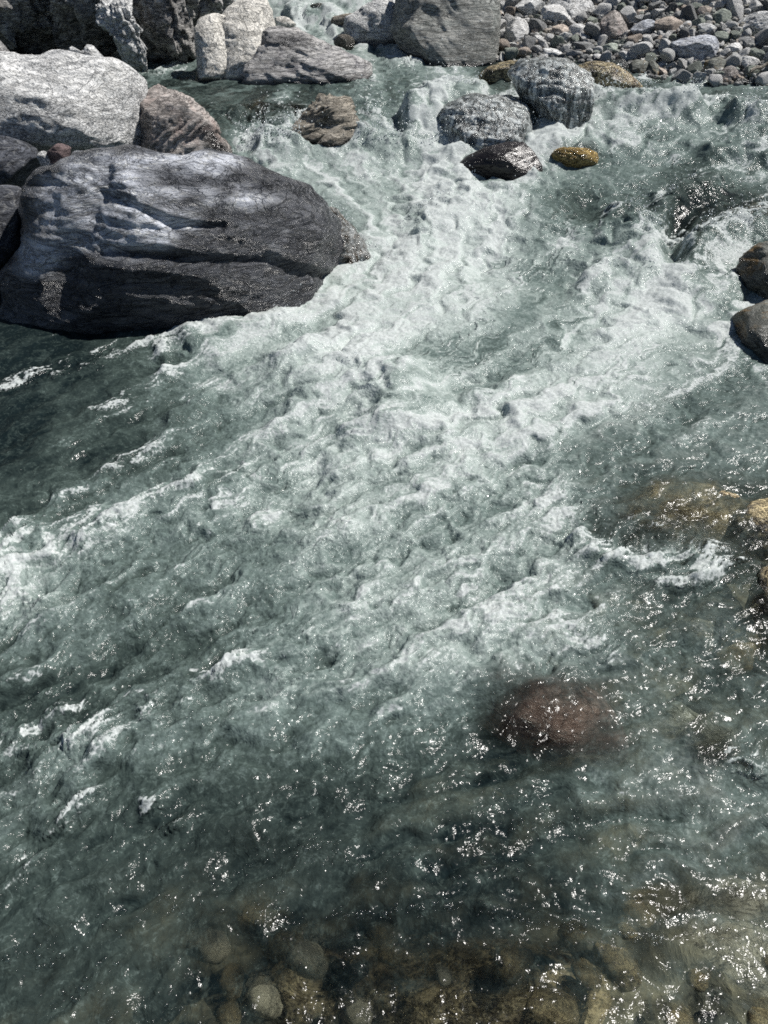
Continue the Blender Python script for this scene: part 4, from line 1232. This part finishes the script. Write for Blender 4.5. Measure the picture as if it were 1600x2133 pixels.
cnt = 0
radii = sorted(list(rs.uniform(9, 20, 150)) + list(rs.uniform(6, 11, 400)), reverse=True)
for r in radii:
    if cnt >= 245:
        break
    for tr in range(60):
        cx = rs.uniform(1035, 1720)
        cyy = rs.uniform(-35, bank_edge_px(cx) - 2)
        ok = True
        for (a, b, rad, ew, eh) in circ:
            if ((cx - a) / (ew + 0.62 * r)) ** 2 + ((cyy - b) / (eh + 0.5 * r)) ** 2 < 1:
                ok = False
                break
        if ok:
            break
    if not ok:
        continue
    circ.append((cx, cyy, r * 0.8, r * 0.85, r * 0.65))
    mt = MIX[rs.randint(len(MIX))]
    P = on_bank(cx, cyy + r * 0.35)
    dist = np.linalg.norm(P - np.array([0, 0, CAM_H]))
    sz = r / FPX * dist * 1.12
    o = link('stone', stone_mesh(rs.randint(12), mt), (P[0], P[1], P[2] + sz * 0.30), place_label(cx, cyy, r, mt) or KINDL[mt], 'stone', 'stones of the gravel bank')
    o.scale = (sz, sz, sz)
    o.rotation_euler = (rs.uniform(-0.5, 0.5), rs.uniform(-0.5, 0.5), rs.uniform(0, 6.28))
    cnt += 1

# small pebbles between them: one mass
d1, f1 = ico(2)
Vs, Fs, off = [], [], 0
shade = []
for k in range(2600):
    cx = rs.uniform(1025, 1780)
    e = bank_edge_px(cx)
    cyy = rs.uniform(-60, e + 4)
    P = on_bank(cx, cyy)
    dist = np.linalg.norm(P)
    sz = rs.uniform(2.5, 7.0) / FPX * dist
    ell = np.array([1, rs.uniform(0.6, 0.95), rs.uniform(0.45, 0.8)])
    a = rs.uniform(0, 6.28)
    rot = np.array([[math.cos(a), -math.sin(a), 0], [math.sin(a), math.cos(a), 0], [0, 0, 1]])
    V = (d1 * (1 + 0.12 * rs.normal(size=(len(d1), 1)))) * ell @ rot.T * sz + P + np.array([0, 0, sz * 0.35])
    Vs.append(V); Fs.append(f1 + off); off += len(d1)
    shade.append(np.full(len(d1), rs.uniform(0, 1)))


def pebble_mat():
    m, t = nodes('pebbles')
    q = NT(t)
    s = q.attr('shade')
    tc = q.n('ShaderNodeTexCoord').outputs['Object']
    col = q.ramp(s, [(0.0, (0.08, 0.085, 0.085)), (0.3, (0.22, 0.22, 0.21)), (0.55, (0.36, 0.35, 0.33)), (0.7, (0.30, 0.33, 0.29)), (0.82, (0.44, 0.36, 0.29)), (0.9, (0.62, 0.61, 0.58)), (1.0, (0.7, 0.69, 0.66))])
    n = q.noise(tc, 40, 4, 0.7)
    col = q.mixc(q.mapr(n, 0.35, 0.75, 0.45, 0.0), col, (0.05, 0.05, 0.05, 1))
    b = q.n('ShaderNodeBsdfPrincipled'); b.inputs['Roughness'].default_value = 0.85
    q.put(b.inputs['Base Color'], col); q.put(b.inputs['Normal'], q.bump(n, 0.02))
    o = q.n('ShaderNodeOutputMaterial'); t.links.new(b.outputs[0], o.inputs[0])
    return m


me = mesh_from('pebbles', np.concatenate(Vs), np.concatenate(Fs), pebble_mat(), smooth=False)
attr(me, 'shade', np.concatenate(shade))
link('pebbles', me, label='small pebbles filling the gaps between the bank stones', kind='stuff')

# driftwood stick at the water edge on the right
a0, a1 = on_bank(1557, 172), on_bank(1625, 140)
bm = bmesh.new()
ring = []
for k in range(7):
    p = Vector(a0 + (a1 - a0) * k / 6) + Vector((0, 0, 0.10 + 0.015 * math.sin(k * 2.1)))
    r = 0.022 - 0.0018 * k
    ring.append([bm.verts.new(p + Vector((0, math.cos(t * 1.047) * r, math.sin(t * 1.047) * r))) for t in range(6)])
for k in range(6):
    for t in range(6):
        bm.faces.new((ring[k][t], ring[k][(t + 1) % 6], ring[k + 1][(t + 1) % 6], ring[k + 1][t]))
bm.faces.new(ring[0][::-1]); bm.faces.new(ring[6])
me = bpy.data.meshes.new('driftwood_stick'); bm.to_mesh(me); bm.free()
me.materials.append(M['brown'])
link('driftwood_stick', me, label='thin brown stick leaning on the bank stones at the right edge', cat='stick')

# ------------------------------------------------------------------ spray and bubbles
def drop_mat():
    m, t = nodes('water_drops')
    q = NT(t)
    b = q.n('ShaderNodeBsdfPrincipled')
    b.inputs['Base Color'].default_value = (0.72, 0.76, 0.76, 1)
    b.inputs['Roughness'].default_value = 0.12
    o = q.n('ShaderNodeOutputMaterial'); t.links.new(b.outputs[0], o.inputs[0])
    return m


SPRAY = [  # photo place of the burst, spread along and across (px), height m, number
    ((850, 225), (1000, 185), 10, 0.16, 500), ((760, 280), (860, 300), 16, 0.22, 700), ((870, 300), (1100, 275), 10, 0.16, 900), ((1110, 255), (1230, 250), 10, 0.14, 500),
    ((540, 290), (640, 290), 16, 0.16, 600), ((620, 285), (750, 280), 8, 0.14, 400), ((1240, 205), (1450, 225), 8, 0.12, 500), ((1300, 450), (1370, 500), 16, 0.13, 500),
    ((1440, 520), (1590, 485), 14, 0.16, 700), ((1370, 430), (1440, 390), 8, 0.08, 200), ((560, 660), (690, 690), 12, 0.10, 350), ((700, 780), (780, 770), 12, 0.07, 120),
    ((740, 560), (900, 440), 20, 0.08, 350), ((900, 430), (1130, 430), 20, 0.08, 300), ((1210, 1130), (1470, 1165), 7, 0.035, 160), ((1130, 990), (1190, 1080), 10, 0.03, 80),
    ((1530, 245), (1600, 250), 14, 0.16, 220), ((960, 355), (1130, 358), 6, 0.08, 250), ((1250, 560), (1530, 600), 18, 0.07, 350), ((490, 250), (540, 290), 8, 0.10, 160),
    ((1085, 150), (1232, 165), 8, 0.06, 200), ((700, 430), (780, 560), 10, 0.06, 300), ((610, 40), (760, 20), 8, 0.15, 200),
]
rs = np.random.RandomState(3)
pts = []
for (a, b, wd, hm, n) in SPRAY:
    n = int(n * 0.5)
    tt = rs.uniform(0, 1, n)
    nodes_k = rs.uniform(0, 1, max(3, n // 60))
    tt = np.where(rs.uniform(size=n) < 0.7, nodes_k[rs.randint(len(nodes_k), size=n)] + 0.03 * rs.normal(size=n), tt)
    PX = a[0] + (b[0] - a[0]) * tt + wd * rs.normal(size=n) * 0.8
    PY = a[1] + (b[1] - a[1]) * tt + wd * rs.normal(size=n) * 0.5
    A, Bp = at(*a), at(*b)
    for x, y in zip(PX, PY):
        pts.append((x, y, hm * rs.exponential(0.45), rs.uniform()))
pts = np.array(pts)
# plan position of each drop from the mean water surface
_tt = np.linspace(0.5, 24, 900)


def at_many(px, py):
    a, b = (px - PW / 2) / FPX, (PH / 2 - py) / FPX
    V = np.stack([a, CP + b * SP, -SP + b * CP], 1)
    V /= np.linalg.norm(V, axis=1)[:, None]
    lo, hi = np.full(len(px), 0.4), np.full(len(px), 24.0)
    for _ in range(26):
        mid = (lo + hi) / 2
        below = CAM_H + V[:, 2] * mid < level(V[:, 1] * mid)
        hi = np.where(below, mid, hi); lo = np.where(below, lo, mid)
    return V * hi[:, None] + np.array([0, 0, CAM_H])


P = at_many(pts[:, 0], pts[:, 1])
Zs = river_plan(P[:, 0], P[:, 1])[0]
P[:, 2] = Zs + pts[:, 2]
rad = (0.0018 + 0.0042 * pts[:, 3] ** 2) * np.clip(P[:, 1] / 7, 0.45, 1.1)
d1, f1 = ico(1)
V = (P[:, None, :] + d1[None] * rad[:, None, None] * np.array([1, 1, 1.25])).reshape(-1, 3)
F = (f1[None] + (np.arange(len(P)) * len(d1))[:, None, None]).reshape(-1, 3)
link('spray', mesh_from('spray', V, F, drop_mat()), label='drops of white spray thrown up along the ledges', kind='stuff')


def bubble_mat():
    m, t = nodes('bubble_film')
    q = NT(t)
    tr = q.n('ShaderNodeBsdfTransparent'); tr.inputs['Color'].default_value = (0.97, 0.98, 0.98, 1)
    gl = q.n('ShaderNodeBsdfGlossy'); gl.inputs['Roughness'].default_value = 0.16
    lw = q.n('ShaderNodeLayerWeight'); lw.inputs['Blend'].default_value = 0.22
    mx = q.n('ShaderNodeMixShader')
    q.put(mx.inputs[0], q.math('MULTIPLY_ADD', lw.outputs['Fresnel'], 0.32, 0.03))
    t.links.new(tr.outputs[0], mx.inputs[1]); t.links.new(gl.outputs[0], mx.inputs[2])
    o = q.n('ShaderNodeOutputMaterial'); t.links.new(mx.outputs[0], o.inputs[0])
    return m


M['bubble'] = bubble_mat()
BLINES = [  # bubble rafts on the near water
    ([(0, 2010), (130, 1960), (300, 1890), (480, 1860), (620, 1810), (900, 1785)], 20, 420), ([(700, 1915), (860, 1905), (960, 1895)], 8, 160), ([(990, 1905), (1120, 1925), (1240, 1935)], 10, 180),
    ([(1250, 1940), (1340, 1960), (1430, 1975)], 5, 80), ([(100, 2110), (200, 2040), (240, 1990)], 14, 120), ([(530, 1910), (620, 1905)], 14, 80), ([(1060, 1720), (1260, 1730)], 16, 160),
    ([(820, 1660), (1100, 1690), (1300, 1700)], 26, 260), ([(0, 1640), (200, 1560), (420, 1490)], 24, 160), ([(1380, 1660), (1500, 1700)], 20, 110), ([(1520, 1600), (1580, 1612)], 14, 160),
    ([(700, 1750), (560, 1770), (430, 1840)], 12, 160), ([(1200, 1340), (1560, 1310)], 20, 160), ([(1280, 1290), (1500, 1300)], 18, 120), ([(150, 1300), (420, 1260)], 50, 220), ([(1050, 1480), (1280, 1500)], 40, 150),
    ([(200, 1760), (420, 1740)], 26, 80), ([(850, 1800), (1250, 1860)], 40, 90), ([(240, 2120), (330, 2110)], 10, 40), ([(340, 2090), (420, 2110)], 10, 30), ([(1020, 1280), (700, 1330)], 60, 200),
    ([(560, 1600), (900, 1620)], 40, 160), ([(1400, 1760), (1590, 1800)], 14, 30), ([(740, 2080), (860, 2060)], 20, 30),
]
d2, f2 = ico(2)
up = d2[:, 2] > -0.25
BP, BR = [], []
for pl, wd, n in BLINES:
    pl = np.array(pl, float)
    n = int(n * 0.6); wd = wd * 1.9
    seg = np.linalg.norm(np.diff(pl, axis=0), axis=1)
    cum = np.concatenate([[0], np.cumsum(seg)])
    s = rs.uniform(0, cum[-1], n)
    # gather into small rafts
    kn = rs.uniform(0, cum[-1], max(3, n // 12))
    s = np.where(rs.uniform(size=n) < 0.55, np.clip(kn[rs.randint(len(kn), size=n)] + 9 * rs.normal(size=n), 0, cum[-1]), s)
    x = np.interp(s, cum, pl[:, 0]) + wd * rs.normal(size=n) * 0.6
    y = np.interp(s, cum, pl[:, 1]) + wd * rs.normal(size=n) * 0.5
    Pb = at_many(x, y)
    BP.append(Pb); BR.append(0.0014 + 0.0075 * rs.uniform(size=n) ** 3.5)
BP, BR = np.concatenate(BP), np.concatenate(BR)
BP[:, 2] = river_plan(BP[:, 0], BP[:, 1])[0]
V = (BP[:, None, :] + d2[None] * BR[:, None, None]).reshape(-1, 3)
F = (f2[None] + (np.arange(len(BP)) * len(d2))[:, None, None]).reshape(-1, 3)
link('bubbles', mesh_from('bubbles', V, F, M['bubble']), label='small clear bubbles drifting in rafts on the near water', kind='stuff')

BIG = [(757, 1876, 15, 'largest clear bubble, alone over the dark reddish stone'), (900, 1770, 12, 'clear bubble above and right of the largest bubble'), (890, 1830, 15, 'clear bubble with bright glints right of the largest bubble'),
       (985, 1830, 9, 'small clear bubble right of the glinting bubble'), (1083, 1850, 10, 'clear bubble in the dark lower middle water, left of a twin'), (1178, 1856, 13, 'clear bubble in the dark lower middle water, right of a twin'),
       (1150, 1730, 14, 'clear bubble high on the dark water among glints'), (1245, 1730, 13, 'clear bubble at the right end of a row of glints'), (1300, 1700, 12, 'clear bubble upper right of the glint row'),
       (605, 1910, 12, 'clear bubble at the right end of a bubble raft'), (570, 1910, 9, 'clear bubble in the middle of a bubble raft'), (530, 1905, 9, 'clear bubble at the left end of a bubble raft'),
       (432, 2055, 9, 'bubble beside the black brown bottom rock'), (297, 1838, 13, 'tall bright bubble in the lower left water')]
d3, f3 = ico(4)
for x, y, r, lab in BIG:
    Pb = at_many(np.array([float(x)]), np.array([float(y)]))
    z = river_plan(Pb[:, 0], Pb[:, 1])[0][0]
    dist = np.linalg.norm(Pb[0] - np.array([0, 0, CAM_H]))
    o = link('water_bubble', mesh_from('water_bubble', d3 * (r / FPX * dist), f3, M['bubble']), (Pb[0, 0], Pb[0, 1], z), lab, 'bubble', 'large bubbles on the near water')
